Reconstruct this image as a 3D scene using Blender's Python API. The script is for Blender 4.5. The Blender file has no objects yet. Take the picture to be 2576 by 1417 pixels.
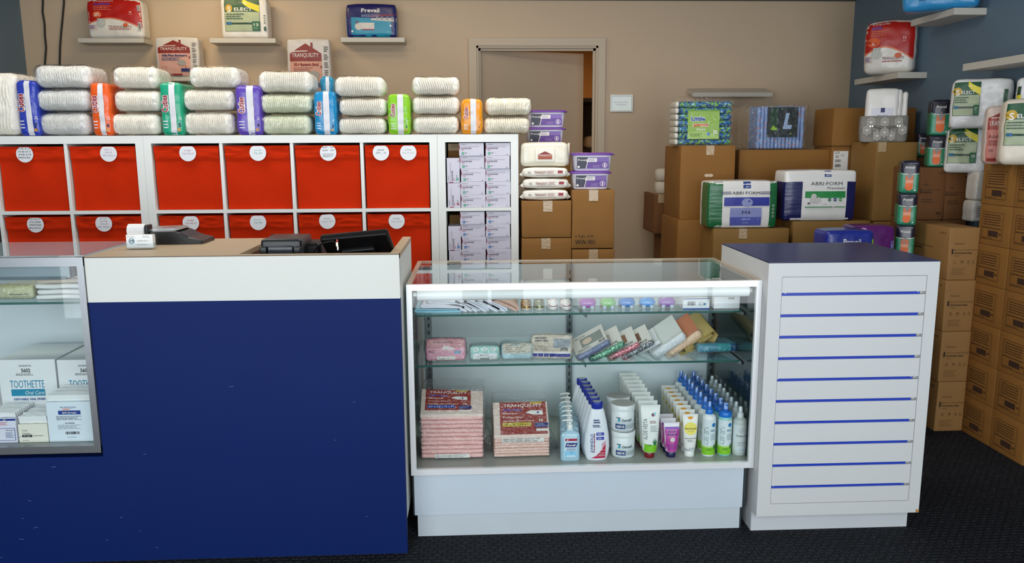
import bpy, math, random
from mathutils import Vector, Matrix, noise
import numpy as np
SC = bpy.context.scene
COL = SC.collection
PI = math.pi
# ------------------------------------------------------------------ camera
FPX = 2000.0
PITCH, ROLL, YAW = math.radians(9.74), math.radians(-.265), math.radians(2.6)
CAMP = np.array([0.0, 0.0, 1.46])
_r = np.array([math.cos(YAW), -math.sin(YAW), 0]); _f0 = np.array([math.sin(YAW), math.cos(YAW), 0]); _u0 = np.array([0, 0, 1.0])
_f = _f0*math.cos(PITCH)-_u0*math.sin(PITCH); _u = _u0*math.cos(PITCH)+_f0*math.sin(PITCH)
CAM = np.array([_r*math.cos(ROLL)+_u*math.sin(ROLL), -_r*math.sin(ROLL)+_u*math.cos(ROLL), _f])
cd = bpy.data.cameras.new('camera'); cam = bpy.data.objects.new('camera', cd); COL.objects.link(cam)
cd.sensor_width = 36.0; cd.sensor_fit = 'HORIZONTAL'; cd.lens = FPX/2576*36; cd.clip_start = .05; cd.clip_end = 60
cam.matrix_world = Matrix(((CAM[0][0], CAM[1][0], -CAM[2][0], CAMP[0]), (CAM[0][1], CAM[1][1], -CAM[2][1], CAMP[1]),
                           (CAM[0][2], CAM[1][2], -CAM[2][2], CAMP[2]), (0, 0, 0, 1)))
SC.camera = cam
def P(px, py, X=None, Y=None, Z=None):
    """the point of the place seen at a pixel of the photograph, on a known plane"""
    d = CAM.T @ np.array([(px-1288)/FPX, -(py-708.5)/FPX, 1.0])
    t = (X-CAMP[0])/d[0] if X is not None else (Y-CAMP[1])/d[1] if Y is not None else (Z-CAMP[2])/d[2]
    q = CAMP+d*t
    return float(q[0]), float(q[1]), float(q[2])
# ------------------------------------------------------------------ world, lights, exposure
SC.view_settings.view_transform = 'Standard'; SC.view_settings.look = 'None'; SC.view_settings.gamma = 1
SC.view_settings.use_curve_mapping = False; SC.view_settings.exposure = 0.0
SC.cycles.use_denoising = True
SC.cycles.max_bounces = 10; SC.cycles.transparent_max_bounces = 24; SC.cycles.diffuse_bounces = 4; SC.cycles.glossy_bounces = 4
SC.cycles.caustics_reflective = False; SC.cycles.caustics_refractive = False; SC.cycles.sample_clamp_indirect = 4
wd = bpy.data.worlds.new('world'); SC.world = wd; wd.use_nodes = True
bg = wd.node_tree.nodes['Background']; bg.inputs[0].default_value = (.62, .74, .9, 1); bg.inputs[1].default_value = 1.2
XL, XR, YB, YF, ZC = -3.08, 2.72, 5.80, -.45, 2.75      # the room: left, right, back, shop front, ceiling
def area(name, loc, rot, sx, sy, power, col):
    l = bpy.data.lights.new(name, 'AREA'); l.shape = 'RECTANGLE'; l.size = sx; l.size_y = sy; l.energy = power; l.color = col
    o = bpy.data.objects.new(name, l); o.location = loc; o.rotation_euler = rot; COL.objects.link(o); return o
# daylight through the five panes of the shop front behind the camera
PANES = ((-3.0, -2.20), (-2.14, -1.20), (-1.14, -.11), (.085, .115), (.36, .69), (.74, 1.80), (1.84, 2.62))
for a, b in PANES:
    area('window_daylight', ((a+b)/2, YF+.03, 1.33), (PI/2, 0, 0), b-a, 2.2, 27*(b-a), (.93, .97, 1.0))
# warm ceiling lamps near the back wall, and the store room's tube
area('warm_lamp', (-1.75, 5.05, 2.70), (math.radians(18), 0, 0), .5, .25, 5.5, (1, .78, .46))
area('warm_lamp', (-.45, 4.6, 2.70), (math.radians(10), 0, 0), .4, .25, 4, (1, .80, .55))
area('ceiling_fill_light', (.4, 3.6, 2.71), (0, 0, 0), 1.2, .6, 20, (1, .94, .87)); area('ceiling_fill_light', (-1.6, 3.6, 2.71), (0, 0, 0), 1.2, .6, 15, (1, .94, .87))  # unseen overhead fill, added to offset the window light's falloff towards the back
area('store_room_light', (.6, 7.0, 2.5), (0, 0, 0), .9, .12, 20, (1, .72, .42))
# ------------------------------------------------------------------ materials
def srgb(h):
    h = h.lstrip('#'); v = [int(h[i:i+2], 16)/255 for i in (0, 2, 4)]
    return tuple(c/12.92 if c <= .04045 else ((c+.055)/1.055)**2.4 for c in v)
_M = {}
def m(hexc, rough=.5, metal=0.0, coat=0.0, bump=None, var=None, spec=None):
    """a procedural material: colour, gloss, optional noise bump (scale, strength) and colour variation (scale, amount)"""
    key = (hexc, rough, metal, coat, bump, var, spec)
    if key in _M: return _M[key]
    mt = bpy.data.materials.new('surface_'+hexc.lstrip('#')); mt.use_nodes = True; nt = mt.node_tree; b = nt.nodes['Principled BSDF']
    c = srgb(hexc)+(1,)
    b.inputs['Base Color'].default_value = c; b.inputs['Roughness'].default_value = rough; b.inputs['Metallic'].default_value = metal
    b.inputs['Coat Weight'].default_value = coat; b.inputs['Coat Roughness'].default_value = .12
    if spec is not None: b.inputs['Specular IOR Level'].default_value = spec
    if bump or var: tc = nt.nodes.new('ShaderNodeTexCoord')
    if bump:
        n = nt.nodes.new('ShaderNodeTexNoise'); n.inputs['Scale'].default_value = bump[0]; n.inputs['Detail'].default_value = 4
        src = tc.outputs['Object']
        if len(bump) > 2:
            mp = nt.nodes.new('ShaderNodeMapping'); mp.inputs['Scale'].default_value = bump[2:5]; nt.links.new(src, mp.inputs[0]); src = mp.outputs[0]
        nt.links.new(src, n.inputs['Vector'])
        bp = nt.nodes.new('ShaderNodeBump'); bp.inputs['Strength'].default_value = bump[1]; bp.inputs['Distance'].default_value = .01
        nt.links.new(n.outputs['Fac'], bp.inputs['Height']); nt.links.new(bp.outputs[0], b.inputs['Normal'])
        if coat: nt.links.new(bp.outputs[0], b.inputs['Coat Normal'])
    if var:
        n = nt.nodes.new('ShaderNodeTexNoise'); n.inputs['Scale'].default_value = var[0]; n.inputs['Detail'].default_value = 5
        nt.links.new(tc.outputs['Object'], n.inputs['Vector'])
        mx = nt.nodes.new('ShaderNodeMix'); mx.data_type = 'RGBA'
        mx.inputs[6].default_value = tuple(x*(1-var[1]) for x in c[:3])+(1,); mx.inputs[7].default_value = tuple(min(1, x*(1+var[1])) for x in c[:3])+(1,)
        nt.links.new(n.outputs['Fac'], mx.inputs[0]); nt.links.new(mx.outputs[2], b.inputs['Base Color'])
    _M[key] = mt; return mt
def clear(name, tint=(1, 1, 1), rough=.02, ior=1.5, base=0.0, bump=None, gain=1.0):
    """thin glass or film: see-through, with the fresnel reflection of its outer face"""
    mt = bpy.data.materials.new(name); mt.use_nodes = True; nt = mt.node_tree; nt.nodes.clear(); N = nt.nodes.new; L = nt.links.new
    out = N('ShaderNodeOutputMaterial'); mix = N('ShaderNodeMixShader'); tr = N('ShaderNodeBsdfTransparent'); gl = N('ShaderNodeBsdfGlossy')
    tr.inputs[0].default_value = tuple(tint)+(1,); gl.inputs['Roughness'].default_value = rough; gl.inputs[0].default_value = (1, 1, 1, 1)
    fr = N('ShaderNodeFresnel'); fr.inputs[0].default_value = ior; ge = N('ShaderNodeNewGeometry')
    a = N('ShaderNodeMath'); a.operation = 'SUBTRACT'; a.inputs[0].default_value = 1; L(ge.outputs['Backfacing'], a.inputs[1])
    g = N('ShaderNodeMath'); g.operation = 'MULTIPLY_ADD'; g.inputs[1].default_value = gain; g.inputs[2].default_value = base; L(fr.outputs[0], g.inputs[0])
    k = N('ShaderNodeMath'); k.operation = 'MULTIPLY'; k.use_clamp = True; L(g.outputs[0], k.inputs[0]); L(a.outputs[0], k.inputs[1])
    L(k.outputs[0], mix.inputs[0]); L(tr.outputs[0], mix.inputs[1]); L(gl.outputs[0], mix.inputs[2]); L(mix.outputs[0], out.inputs[0])
    if bump:
        tc = N('ShaderNodeTexCoord'); n = N('ShaderNodeTexNoise'); n.inputs['Scale'].default_value = bump[0]; n.inputs['Detail'].default_value = 3
        n.inputs['Distortion'].default_value = 1.5
        L(tc.outputs['Object'], n.inputs['Vector']); bp = N('ShaderNodeBump'); bp.inputs['Strength'].default_value = bump[1]; bp.inputs['Distance'].default_value = .02
        L(n.outputs['Fac'], bp.inputs['Height']); L(bp.outputs[0], gl.inputs['Normal']); L(bp.outputs[0], fr.inputs['Normal'])
    return mt
GLASS = clear('showcase_glass', (.96, .98, .972))
SHELFGLASS = clear('shelf_glass', (.92, .965, .952))
EDGE = m('#2f5c55', .15)
FILM = clear('clear_film', (1, 1, 1), .10, 1.4, .015, (24, 1.0), 1.0)
FILMT = clear('clear_film_tight', (.95, .95, .95), .16, 1.45, .05, (45, .7), 1.3)
PLASTIC = clear('clear_plastic', (.95, .97, .98), .05, 1.45, .03)
WHITE = m('#e9ebe6', .35); LAM = m('#dfe1da', .42, var=(3, .02)); BLUE = m('#021d57', .6, var=(4, .05), spec=.18)
BLUETOP = m('#1a2a60', .30); ALU = m('#f0f2f2', .3, .3, bump=(60, .04, 1, 1, 30)); DARK = m('#15151a', .4); KRAFT = m('#8e6026', .75, var=(9, .06), bump=(80, .05))
KRAFTL = m('#8f6a32', .72, var=(9, .05), bump=(80, .05)); KRAFTD = m('#744a24', .78, var=(9, .06), bump=(80, .05))
TAPE = m('#b99d78', .25, coat=.4, bump=(90, .25)); ORANGE = m('#cc2c03', .9, var=(25, .05), bump=(450, .10), spec=.15); ORANGED = m('#c22d0a', .85)
# ------------------------------------------------------------------ mesh building
class MB:
    def __init__(s): s.v = []; s.f = []; s.m = []; s.sm = []; s.mats = []
    def mi(s, mt):
        if mt not in s.mats: s.mats.append(mt)
        return s.mats.index(mt)
    def add(s, vs, fs, mt, smooth=False, M=None):
        o = len(s.v); k = s.mi(mt)
        if M is not None: vs = [tuple(M @ Vector(p)) for p in vs]
        s.v.extend(vs)
        for f in fs: s.f.append(tuple(i+o for i in f)); s.m.append(k); s.sm.append(smooth)
    def box(s, x0, y0, z0, x1, y1, z1, mt, M=None, skip=''):
        vs = [(x0, y0, z0), (x1, y0, z0), (x1, y1, z0), (x0, y1, z0), (x0, y0, z1), (x1, y0, z1), (x1, y1, z1), (x0, y1, z1)]
        fs = {'b': (3, 2, 1, 0), 't': (4, 5, 6, 7), 'f': (0, 1, 5, 4), 'r': (1, 2, 6, 5), 'k': (2, 3, 7, 6), 'l': (3, 0, 4, 7)}
        s.add(vs, [fs[k] for k in fs if k not in skip], mt, False, M)
    def rbox(s, w, d, h, r, mt, n=(1, 1, 1), k=2, warp=None, c=(0, 0, 0), smooth=True, M=None):
        """box of size w,d,h, centre of base at c, edges rounded by r, n divisions, optional warp of each point"""
        def ts(a, nn):
            rr = min(r, a*.999); inn = [-a+rr+(2*a-2*rr)*i/nn for i in range(nn+1)]
            e = [-a+rr*i/k for i in range(k)]
            return e+inn+[-t for t in reversed(e)]
        H = (w/2, d/2, h/2); T = [ts(H[i], n[i]) for i in range(3)]
        vid = {}; vs = []; fs = []
        def V(p):
            q = [max(-H[i]+r, min(H[i]-r, p[i])) for i in range(3)]; dd = [p[i]-q[i] for i in range(3)]
            l = math.sqrt(sum(t*t for t in dd))
            if l > 1e-9: p = [q[i]+dd[i]/l*r for i in range(3)]
            key = tuple(round(t, 5) for t in p)
            if key not in vid:
                pp = warp(*p) if warp else p
                vid[key] = len(vs); vs.append((pp[0]+c[0], pp[1]+c[1], pp[2]+c[2]+H[2]))
            return vid[key]
        for ax, sg in ((0, -1), (0, 1), (1, -1), (1, 1), (2, -1), (2, 1)):
            a, b = [(1, 2), (2, 0), (0, 1)][ax]
            for i in range(len(T[a])-1):
                for j in range(len(T[b])-1):
                    q = []
                    for (ii, jj) in ((i, j), (i+1, j), (i+1, j+1), (i, j+1)):
                        p = [0, 0, 0]; p[ax] = sg*H[ax]; p[a] = T[a][ii]; p[b] = T[b][jj]; q.append(V(p))
                    if sg < 0: q.reverse()
                    q2 = []
                    for t in q:
                        if t not in q2: q2.append(t)
                    if len(q2) > 2: fs.append(tuple(q2))
        s.add(vs, fs, mt, smooth, M)
    def loft(s, rings, mt, cap=(True, True), smooth=True, M=None, closed=True):
        n = len(rings[0]); vs = [p for r in rings for p in r]; fs = []
        for i in range(len(rings)-1):
            for j in range(n if closed else n-1):
                k = (j+1) % n; fs.append((i*n+j, i*n+k, (i+1)*n+k, (i+1)*n+j))
        s.add(vs, fs, mt, smooth, M)
        if cap[0]: s.add(rings[0], [tuple(range(n-1, -1, -1))], mt, False, M)
        if cap[1]: s.add(rings[-1], [tuple(range(n))], mt, False, M)
    def lathe(s, prof, mt, c=(0, 0, 0), n=20, M=None, cap=(True, True), ex=2.0, dy=1.0):
        """profile [(radius, z)] turned about z; ex > 2 squares it, dy flattens it"""
        s.loft([ring(r, r*dy, z, n, ex, c) for r, z in prof], mt, cap, True, M)
    def wire(s, pts, r, mt, n=8):
        pts = [Vector(p) for p in pts]; rings = []
        for i, p in enumerate(pts):
            t = (pts[min(i+1, len(pts)-1)]-pts[max(i-1, 0)]).normalized()
            a = t.cross(Vector((0, 0, 1))) if abs(t.z) < .9 else t.cross(Vector((1, 0, 0))); a.normalize(); b = t.cross(a)
            rings.append([tuple(p+a*r*math.cos(2*PI*k/n)+b*r*math.sin(2*PI*k/n)) for k in range(n)])
        s.loft(rings, mt)
    def mesh(s, name):
        me = bpy.data.meshes.new(name); me.from_pydata(s.v, [], s.f); me.update()
        for mt in s.mats: me.materials.append(mt)
        me.polygons.foreach_set('material_index', s.m); me.polygons.foreach_set('use_smooth', s.sm); me.update(); return me
def ring(rx, ry, z, n=20, ex=2.0, c=(0, 0, 0)):
    out = []
    for k in range(n):
        a = 2*PI*k/n; ca, sa = math.cos(a), math.sin(a)
        out.append((c[0]+rx*math.copysign(abs(ca)**(2/ex), ca), c[1]+ry*math.copysign(abs(sa)**(2/ex), sa), c[2]+z))
    return out
def obj(name, mb, parent=None, loc=(0, 0, 0), rz=0.0, label=None, cat=None, group=None, kind=None):
    me = mb.mesh(name) if isinstance(mb, MB) else mb
    o = bpy.data.objects.new(name, me); COL.objects.link(o); o.location = loc; o.rotation_euler = (0, 0, rz) if not isinstance(rz, tuple) else rz
    if parent is not None: o.parent = parent
    return tag(o, label, cat, group, kind)
def tag(o, label=None, cat=None, group=None, kind=None):
    for k, v in (('label', label), ('category', cat), ('group', group), ('kind', kind)):
        if v: o[k] = v
    return o
def thing(name, label, cat, loc=(0, 0, 0), rz=0.0, group=None):
    o = bpy.data.objects.new(name, None); COL.objects.link(o); o.location = loc; o.rotation_euler = (0, 0, rz) if not isinstance(rz, tuple) else rz
    o.empty_display_size = .05
    return tag(o, label, cat, group)
def dup(o, loc, label, rz=None, parent=None):
    c = o.copy(); COL.objects.link(c); c.parent = parent
    if parent is None:
        c.location = loc; c['label'] = label
        if rz is not None: c.rotation_euler = (0, 0, rz) if not isinstance(rz, tuple) else rz
    for ch in o.children: dup(ch, None, None, None, c)
    return c
# ------------------------------------------------------------------ print on surfaces
_T = {}
def glyphs(s, bold=0.0, shear=0.0):
    if 'M' in s: bold = 0.0
    key = (s, bold, shear)
    if key not in _T:
        cu = bpy.data.curves.new('t', 'FONT'); cu.body = s; cu.size = 1; cu.resolution_u = 2 if len(s) < 12 else 1; cu.offset = bold; cu.shear = shear
        ob = bpy.data.objects.new('t', cu); me = ob.to_mesh()
        v = [(p.co.x, p.co.y) for p in me.vertices]; f = [tuple(p.vertices) for p in me.polygons]
        ob.to_mesh_clear(); bpy.data.objects.remove(ob); bpy.data.curves.remove(cu)
        x0 = min([p[0] for p in v] or [0]); x1 = max([p[0] for p in v] or [1])
        _T[key] = ([((x-x0)/.729, y/.729) for x, y in v], f, max((x1-x0)/.729, .01))
    return _T[key]
class G:
    """graphics on a surface S(x, y, lift) of size w x h metres; positions are fractions u, v"""
    def __init__(s, mb, S, w, h, base=.0006): s.mb, s.S, s.w, s.h, s.k = mb, S, w, h, base
    step = .00014
    def up(s): s.k += s.step; return s.k
    def rect(s, u0, v0, u1, v1, mt, nx=None, ny=None): s.band(u0, u1, v0, v1, mt, nx, ny)
    def band(s, u0, u1, lo, hi, mt, nx=None, ny=None):
        k = s.up(); nx = nx or max(1, int(abs(u1-u0)*s.nx)); vs = []; fs = []
        f = lambda q, u: q(u) if callable(q) else q
        ny = ny or max(1, int(abs(f(hi, u1)-f(lo, u1)+.001)*s.ny)+(2 if callable(lo) or callable(hi) else 0))
        for i in range(nx+1):
            u = u0+(u1-u0)*i/nx; a, b = f(lo, u), f(hi, u)
            for j in range(ny+1): vs.append(s.S(u*s.w, (a+(b-a)*j/ny)*s.h, k))
        for i in range(nx):
            for j in range(ny): a = i*(ny+1)+j; fs.append((a, a+ny+1, a+ny+2, a+1))
        s.mb.add(vs, fs, mt, True)
    nx = 22; ny = 22
    def poly(s, pts, mt):
        k = s.up(); s.mb.add([s.S(u*s.w, v*s.h, k) for u, v in pts], [tuple(range(len(pts)))], mt)
    def ell(s, u, v, r, mt, n=20, asp=1.0, cut=None):
        """disc, radius r as a fraction of the height; cut = flat top at that fraction of r"""
        k = s.up(); pts = []
        for i in range(n):
            a = 2*PI*i/n; x, y = math.cos(a)*r*asp, math.sin(a)*r
            if cut is not None: y = min(y, cut*r)
            pts.append((u*s.w+x*s.h, v*s.h+y*s.h))
        s.mb.add([s.S(u*s.w, v*s.h, k)]+[s.S(x, y, k) for x, y in pts], [(0, i+1, (i+1) % n+1) for i in range(n)], mt, True)
    def text(s, t, u, v, hh, mt, fit=None, al='c', rot=0, bold=0.0, shear=0.0, sx=1.0):
        """hh: capital height as a fraction of h; fit: width as a fraction of w (of h when rot)"""
        vs, fs, tw = glyphs(t, bold, shear); k = s.up(); sy = hh*s.h; kx = sy*sx
        if fit: kx = fit*(s.h if rot else s.w)/tw
        off = {'c': -tw/2, 'l': 0, 'r': -tw}[al]; ca, sa = math.cos(rot), math.sin(rot); out = []
        for x, y in vs:
            a, b = (x+off)*kx, (y-.5)*sy; out.append(s.S(u*s.w+a*ca-b*sa, v*s.h+a*sa+b*ca, k))
        s.mb.add(out, fs, mt)
    def lines(s, u0, v0, u1, v1, n, mt, fill=.45, seed=0, rag=.3):
        """lines too small to read in the photograph"""
        r = random.Random(seed*7+n); k = s.up(); p = (v1-v0)/n
        for i in range(n):
            u = u0; end = u1-(u1-u0)*rag*r.random(); b = v1-p*(i+.5); hh = abs(p)*fill/2
            while u < end:
                e = min(end, u+(u1-u0)*r.uniform(.08, .22))
                s.mb.add([s.S(a*s.w, c*s.h, k) for a, c in ((u, b-hh), (e, b-hh), (e, b+hh), (u, b+hh))], [(0, 1, 2, 3)], mt)
                u = e+(u1-u0)*.025
    def bars(s, u0, v0, u1, v1, mt, n=16, seed=1):
        r = random.Random(seed); k = s.up(); p = (u1-u0)/n
        for i in range(n):
            a = u0+p*i; b = a+p*r.choice((.3, .5, .75))
            s.mb.add([s.S(x*s.w, y*s.h, k) for x, y in ((a, v0), (b, v0), (b, v1), (a, v1))], [(0, 1, 2, 3)], mt)
    def frame(s, u0, v0, u1, v1, t, mt):
        """outline, line width t metres"""
        a, b = t/s.w, t/s.h
        s.rect(u0, v0, u1, v0+b, mt); s.rect(u0, v1-b, u1, v1, mt); s.rect(u0, v0, u0+a, v1, mt); s.rect(u1-a, v0, u1, v1, mt)
def front(mb, w, h, y=0.0, x0=None, z0=0.0, base=.0006):
    """flat face looking to -Y"""
    x0 = -w/2 if x0 is None else x0
    return G(mb, lambda a, b, k: (x0+a, y-k, z0+b), w, h, base)
def facing_left(mb, w, h, x=0.0, y1=0.0, z0=0.0):
    """flat face looking to -X; its left end is the far one"""
    return G(mb, lambda a, b, k: (x-k, y1-a, z0+b), w, h)
def top(mb, w, d, z, x0, y0):
    return G(mb, lambda a, b, k: (x0+a, y0+b, z+k), w, d)
# ------------------------------------------------------------------ soft packs
def pack_shape(w, d, h, bulge, wr, seed, tb=0.0, fq=14):
    """the deformation of a stuffed plastic pack: bulging faces and creases"""
    def warp(x, y, z):
        fx = max(0, 1-(2*x/w)**2); fz = max(0, 1-(2*z/h)**2); ky = y/(d/2)
        n = noise.noise(Vector((x*fq+seed*3.1, z*fq*1.6, seed*1.7+y*6)))+.5*noise.noise(Vector((x*fq*2.6, z*fq*3+seed, y*9)))
        y2 = y+ky*(bulge*fx**.6*fz**.6+wr*n*(.3+.7*fx))
        x2 = x+(x/(w/2))*(bulge*.45*fz**.6+wr*.7*noise.noise(Vector((y*fq, z*fq*1.5, seed+5))))
        z2 = z+(z/(h/2))*(tb*fx+wr*.6*noise.noise(Vector((x*fq, y*fq, seed+9)))) if z > 0 else z
        return (x2, y2, z2)
    return warp
def pack_mb(w, d, h, mt, r=.02, bulge=.012, wr=.003, seed=1, tb=.006, n=(16, 5, 14), mb=None, fq=14):
    """soft pack mesh with a print surface on its front; returns mesh builder and graphics"""
    mb = mb or MB(); warp = pack_shape(w, d, h, bulge, wr, seed, tb, fq)
    mb.rbox(w, d, h, r, mt, n, 3, warp)
    def S(a, b, k):
        x, z = a-w/2, b-h/2; dx = max(0, abs(x)-(w/2-r)); dz = max(0, abs(z)-(h/2-r)); q = min(r*r, dx*dx+dz*dz)
        p = warp(x, -(d/2)+r-math.sqrt(r*r-q), z); return (p[0], p[1]-k-.0006, p[2]+h/2)
    g = G(mb, S, w, h); g.step = .0004; g.k = .0014 if wr > .004 else .0006; return mb, g
def recolor(mb, fn, hi, n0=None):
    """give the body faces whose centre satisfies fn another material"""
    k = mb.mi(hi)
    for i in range(n0 or len(mb.f)):
        if mb.m[i] == 0:
            c = [sum(mb.v[j][a] for j in mb.f[i])/len(mb.f[i]) for a in range(3)]
            if fn(*c): mb.m[i] = k
def fr(px0, py0, px1, py1, Y):
    """front rectangle seen in the photograph on the plane Y: x centre, z bottom, width, height"""
    ym = (py0+py1)/2; xm = (px0+px1)/2
    a = P(px0, ym, Y=Y)[0]; b = P(px1, ym, Y=Y)[0]; z1 = P(xm, py0, Y=Y)[2]; z0 = P(xm, py1, Y=Y)[2]
    return (a+b)/2, z0, b-a, z1-z0
ORD = ['front', 'second', 'third', 'fourth', 'fifth', 'sixth', 'seventh', 'eighth', 'ninth', 'tenth']
# ------------------------------------------------------------------ setting
def carpet():
    mt = bpy.data.materials.new('carpet'); mt.use_nodes = True; nt = mt.node_tree; N = nt.nodes.new; L = nt.links.new; b = nt.nodes['Principled BSDF']
    tc = N('ShaderNodeTexCoord'); br = N('ShaderNodeTexBrick'); br.inputs['Scale'].default_value = 1; br.offset = .5
    br.inputs['Brick Width'].default_value = .034; br.inputs['Row Height'].default_value = .021; br.inputs['Mortar Size'].default_value = .0062; br.inputs['Mortar Smooth'].default_value = .8
    br.inputs['Color1'].default_value = srgb('#20232b')+(1,); br.inputs['Color2'].default_value = srgb('#161a22')+(1,); br.inputs['Mortar'].default_value = srgb('#040507')+(1,)
    nz = N('ShaderNodeTexNoise'); nz.inputs['Scale'].default_value = 190; nz.inputs['Detail'].default_value = 3; L(tc.outputs['Object'], br.inputs['Vector']); L(tc.outputs['Object'], nz.inputs['Vector'])
    rp = N('ShaderNodeValToRGB'); rp.color_ramp.elements[0].position = .62; rp.color_ramp.elements[1].position = .70; L(nz.outputs['Fac'], rp.inputs[0])
    n2 = N('ShaderNodeTexNoise'); n2.inputs['Scale'].default_value = 3.2; L(tc.outputs['Object'], n2.inputs['Vector'])
    c2 = N('ShaderNodeMix'); c2.data_type = 'RGBA'; c2.inputs[6].default_value = srgb('#5a6a88')+(1,); c2.inputs[7].default_value = srgb('#8a8478')+(1,); L(n2.outputs['Fac'], c2.inputs[0])
    mx = N('ShaderNodeMix'); mx.data_type = 'RGBA'; L(rp.outputs[0], mx.inputs[0]); L(br.outputs['Color'], mx.inputs[6]); L(c2.outputs[2], mx.inputs[7]); L(mx.outputs[2], b.inputs['Base Color'])
    b.inputs['Roughness'].default_value = .85; b.inputs['Specular IOR Level'].default_value = .25
    ad = N('ShaderNodeMath'); ad.operation = 'MULTIPLY_ADD'; ad.inputs[1].default_value = -1; L(br.outputs['Fac'], ad.inputs[0]); L(nz.outputs['Fac'], ad.inputs[2])
    bp = N('ShaderNodeBump'); bp.inputs['Strength'].default_value = 1; bp.inputs['Distance'].default_value = .006; L(ad.outputs[0], bp.inputs['Height']); L(bp.outputs[0], b.inputs['Normal']); return mt
TAUPE = m('#cab295', .62, var=(1.2, .03), bump=(140, .04)); WBLUE = m('#667b8b', .65, var=(2, .05), bump=(140, .04)); TRIM = m('#c6b49b', .5)
CEIL = m('#c8c5bc', .9)
def struct(name, mb, parent=None): return obj(name, mb, parent, kind='structure' if parent is None else None)
def slab(name, *a):
    mb = MB(); mb.box(*a); return struct(name, mb)
DX0, DX1, DZ = P(1198, 120, Y=YB)[0], P(1504, 120, Y=YB)[0], P(1350, 116, Y=YB)[2]     # door opening
slab('floor', XL-.1, YF-.1, -.06, XR+.1, 8.3, 0, carpet())
slab('ceiling', XL-.1, YF-.1, ZC, XR+.1, YB+.12, ZC+.06, CEIL)
slab('wall_left', XL-.1, YF, 0, XL, YB+.12, ZC, WBLUE); slab('wall_right', XR, YF, 0, XR+.1, YB+.12, ZC, WBLUE)
mb = MB(); mb.box(XL, YB, 0, DX0, YB+.12, ZC, TAUPE); mb.box(DX1, YB, 0, XR, YB+.12, ZC, TAUPE); mb.box(DX0, YB, DZ, DX1, YB+.12, ZC, TAUPE); struct('wall_back', mb)
mb = MB(); ZT = P(1700, 2, Y=YB)[2]; mb.box(XL, YB-.02, ZT, XR, YB, ZC, m('#4a4a44', .7)); struct('trim_1', mb)
# shop front behind the camera: bars around the open glazing; wide middle piers added, blocking daylight as a person would
mb = MB(); fm = m('#6a6d70', .5)
mb.box(XL, YF-.1, 0, XR, YF, .20, fm); mb.box(XL, YF-.1, 2.45, XR, YF, ZC, fm)
for a, b in zip((XL,)+tuple(p[1] for p in PANES), tuple(p[0] for p in PANES)+(XR,)): mb.box(a, YF-.1, .20, b, YF+.02, 2.45, fm)
struct('wall_front', mb)
# door frame and the door standing open into the store room
def trim_prism(mb, pts, y0, y1, mt):
    n = len(pts); mb.loft([[(x, y0, z) for x, z in pts], [(x, y1, z) for x, z in pts]], mt, (True, True), False)
zo = P(1350, 97, Y=YB)[2]; xo0, xo1 = P(1179, 120, Y=YB)[0], P(1522, 120, Y=YB)[0]
mb = MB()
trim_prism(mb, [(xo0, 0), (DX0, 0), (DX0, DZ), (xo0, zo)], YB-.03, YB, TRIM); trim_prism(mb, [(DX1, 0), (xo1, 0), (xo1, zo), (DX1, DZ)], YB-.03, YB, TRIM)
trim_prism(mb, [(DX0, DZ), (DX1, DZ), (xo1, zo), (xo0, zo)], YB-.03, YB, TRIM)
for a, b in ((DX0, DX0+.014), (DX1-.014, DX1)): mb.box(a, YB-.015, 0, b, YB+.12, DZ, TRIM)
mb.box(DX0, YB-.015, DZ-.014, DX1, YB+.12, DZ, TRIM)
for a, b in ((DX0+.014, DX0+.03), (DX1-.03, DX1-.014)): mb.box(a, YB+.02, 0, b, YB+.05, DZ-.014, TRIM)
mb.box(DX0+.014, YB+.02, DZ-.03, DX1-.014, YB+.05, DZ-.014, TRIM); struct('trim_2', mb)
dw = DX1-DX0-.034; d = P(1477, 128, Z=DZ-.018); ang = math.acos(min(1, (d[0]-DX0-.017)/dw))
mb = MB(); mb.box(0, 0, .01, dw, .04, DZ-.018, m('#bda88f', .5, var=(2, .02)))
o = struct('door_1', mb); o.location = (DX0+.017, YB+.055, 0); o.rotation_euler = (0, 0, ang)
mb = MB(); mb.lathe([(.012, 0), (.012, .03), (.028, .045), (.03, .06), (.02, .072)], ALU, (0, 0, 0), 14, Matrix.Translation((dw-.07, 0, .95)) @ Matrix.Rotation(PI/2, 4, 'X'))
obj('door_handle', mb, o)
# store room behind
SR = m('#b0793c', .8); mb = MB(); mb.box(-1.2, 8.2, 0, 2.6, 8.3, 2.7, SR); struct('wall_store', mb)
slab('wall_store_left', -1.3, YB+.12, 0, -1.2, 8.3, 2.7, SR); slab('wall_store_right', 2.6, YB+.12, 0, 2.7, 8.3, 2.7, SR); slab('ceiling_store', -1.3, YB+.12, 2.7, 2.7, 8.3, 2.76, m('#6b5334', .9))
c = P(1350, 124, Z=2.45)
t = thing('ceiling_light', 'long lit strip light seen over the top of the open door', 'light', (c[0], c[1], 2.45))
mb = MB(); mb.box(-.36, -.07, .02, .36, .07, .06, WHITE); obj('housing', mb, t)
em = bpy.data.materials.new('lamp_glow'); em.use_nodes = True; e = em.node_tree.nodes['Principled BSDF']; e.inputs['Emission Color'].default_value = (1, .86, .62, 1); e.inputs['Emission Strength'].default_value = 6
mb = MB(); mb.rbox(.70, .12, .03, .01, em, k=1, c=(0, 0, -.005)); obj('diffuser', mb, t)
for x in (-.3, .3): mb = MB(); mb.box(x-.01, -.01, .06, x+.01, .01, .25, ALU); obj('hanger', mb, t)

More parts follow.
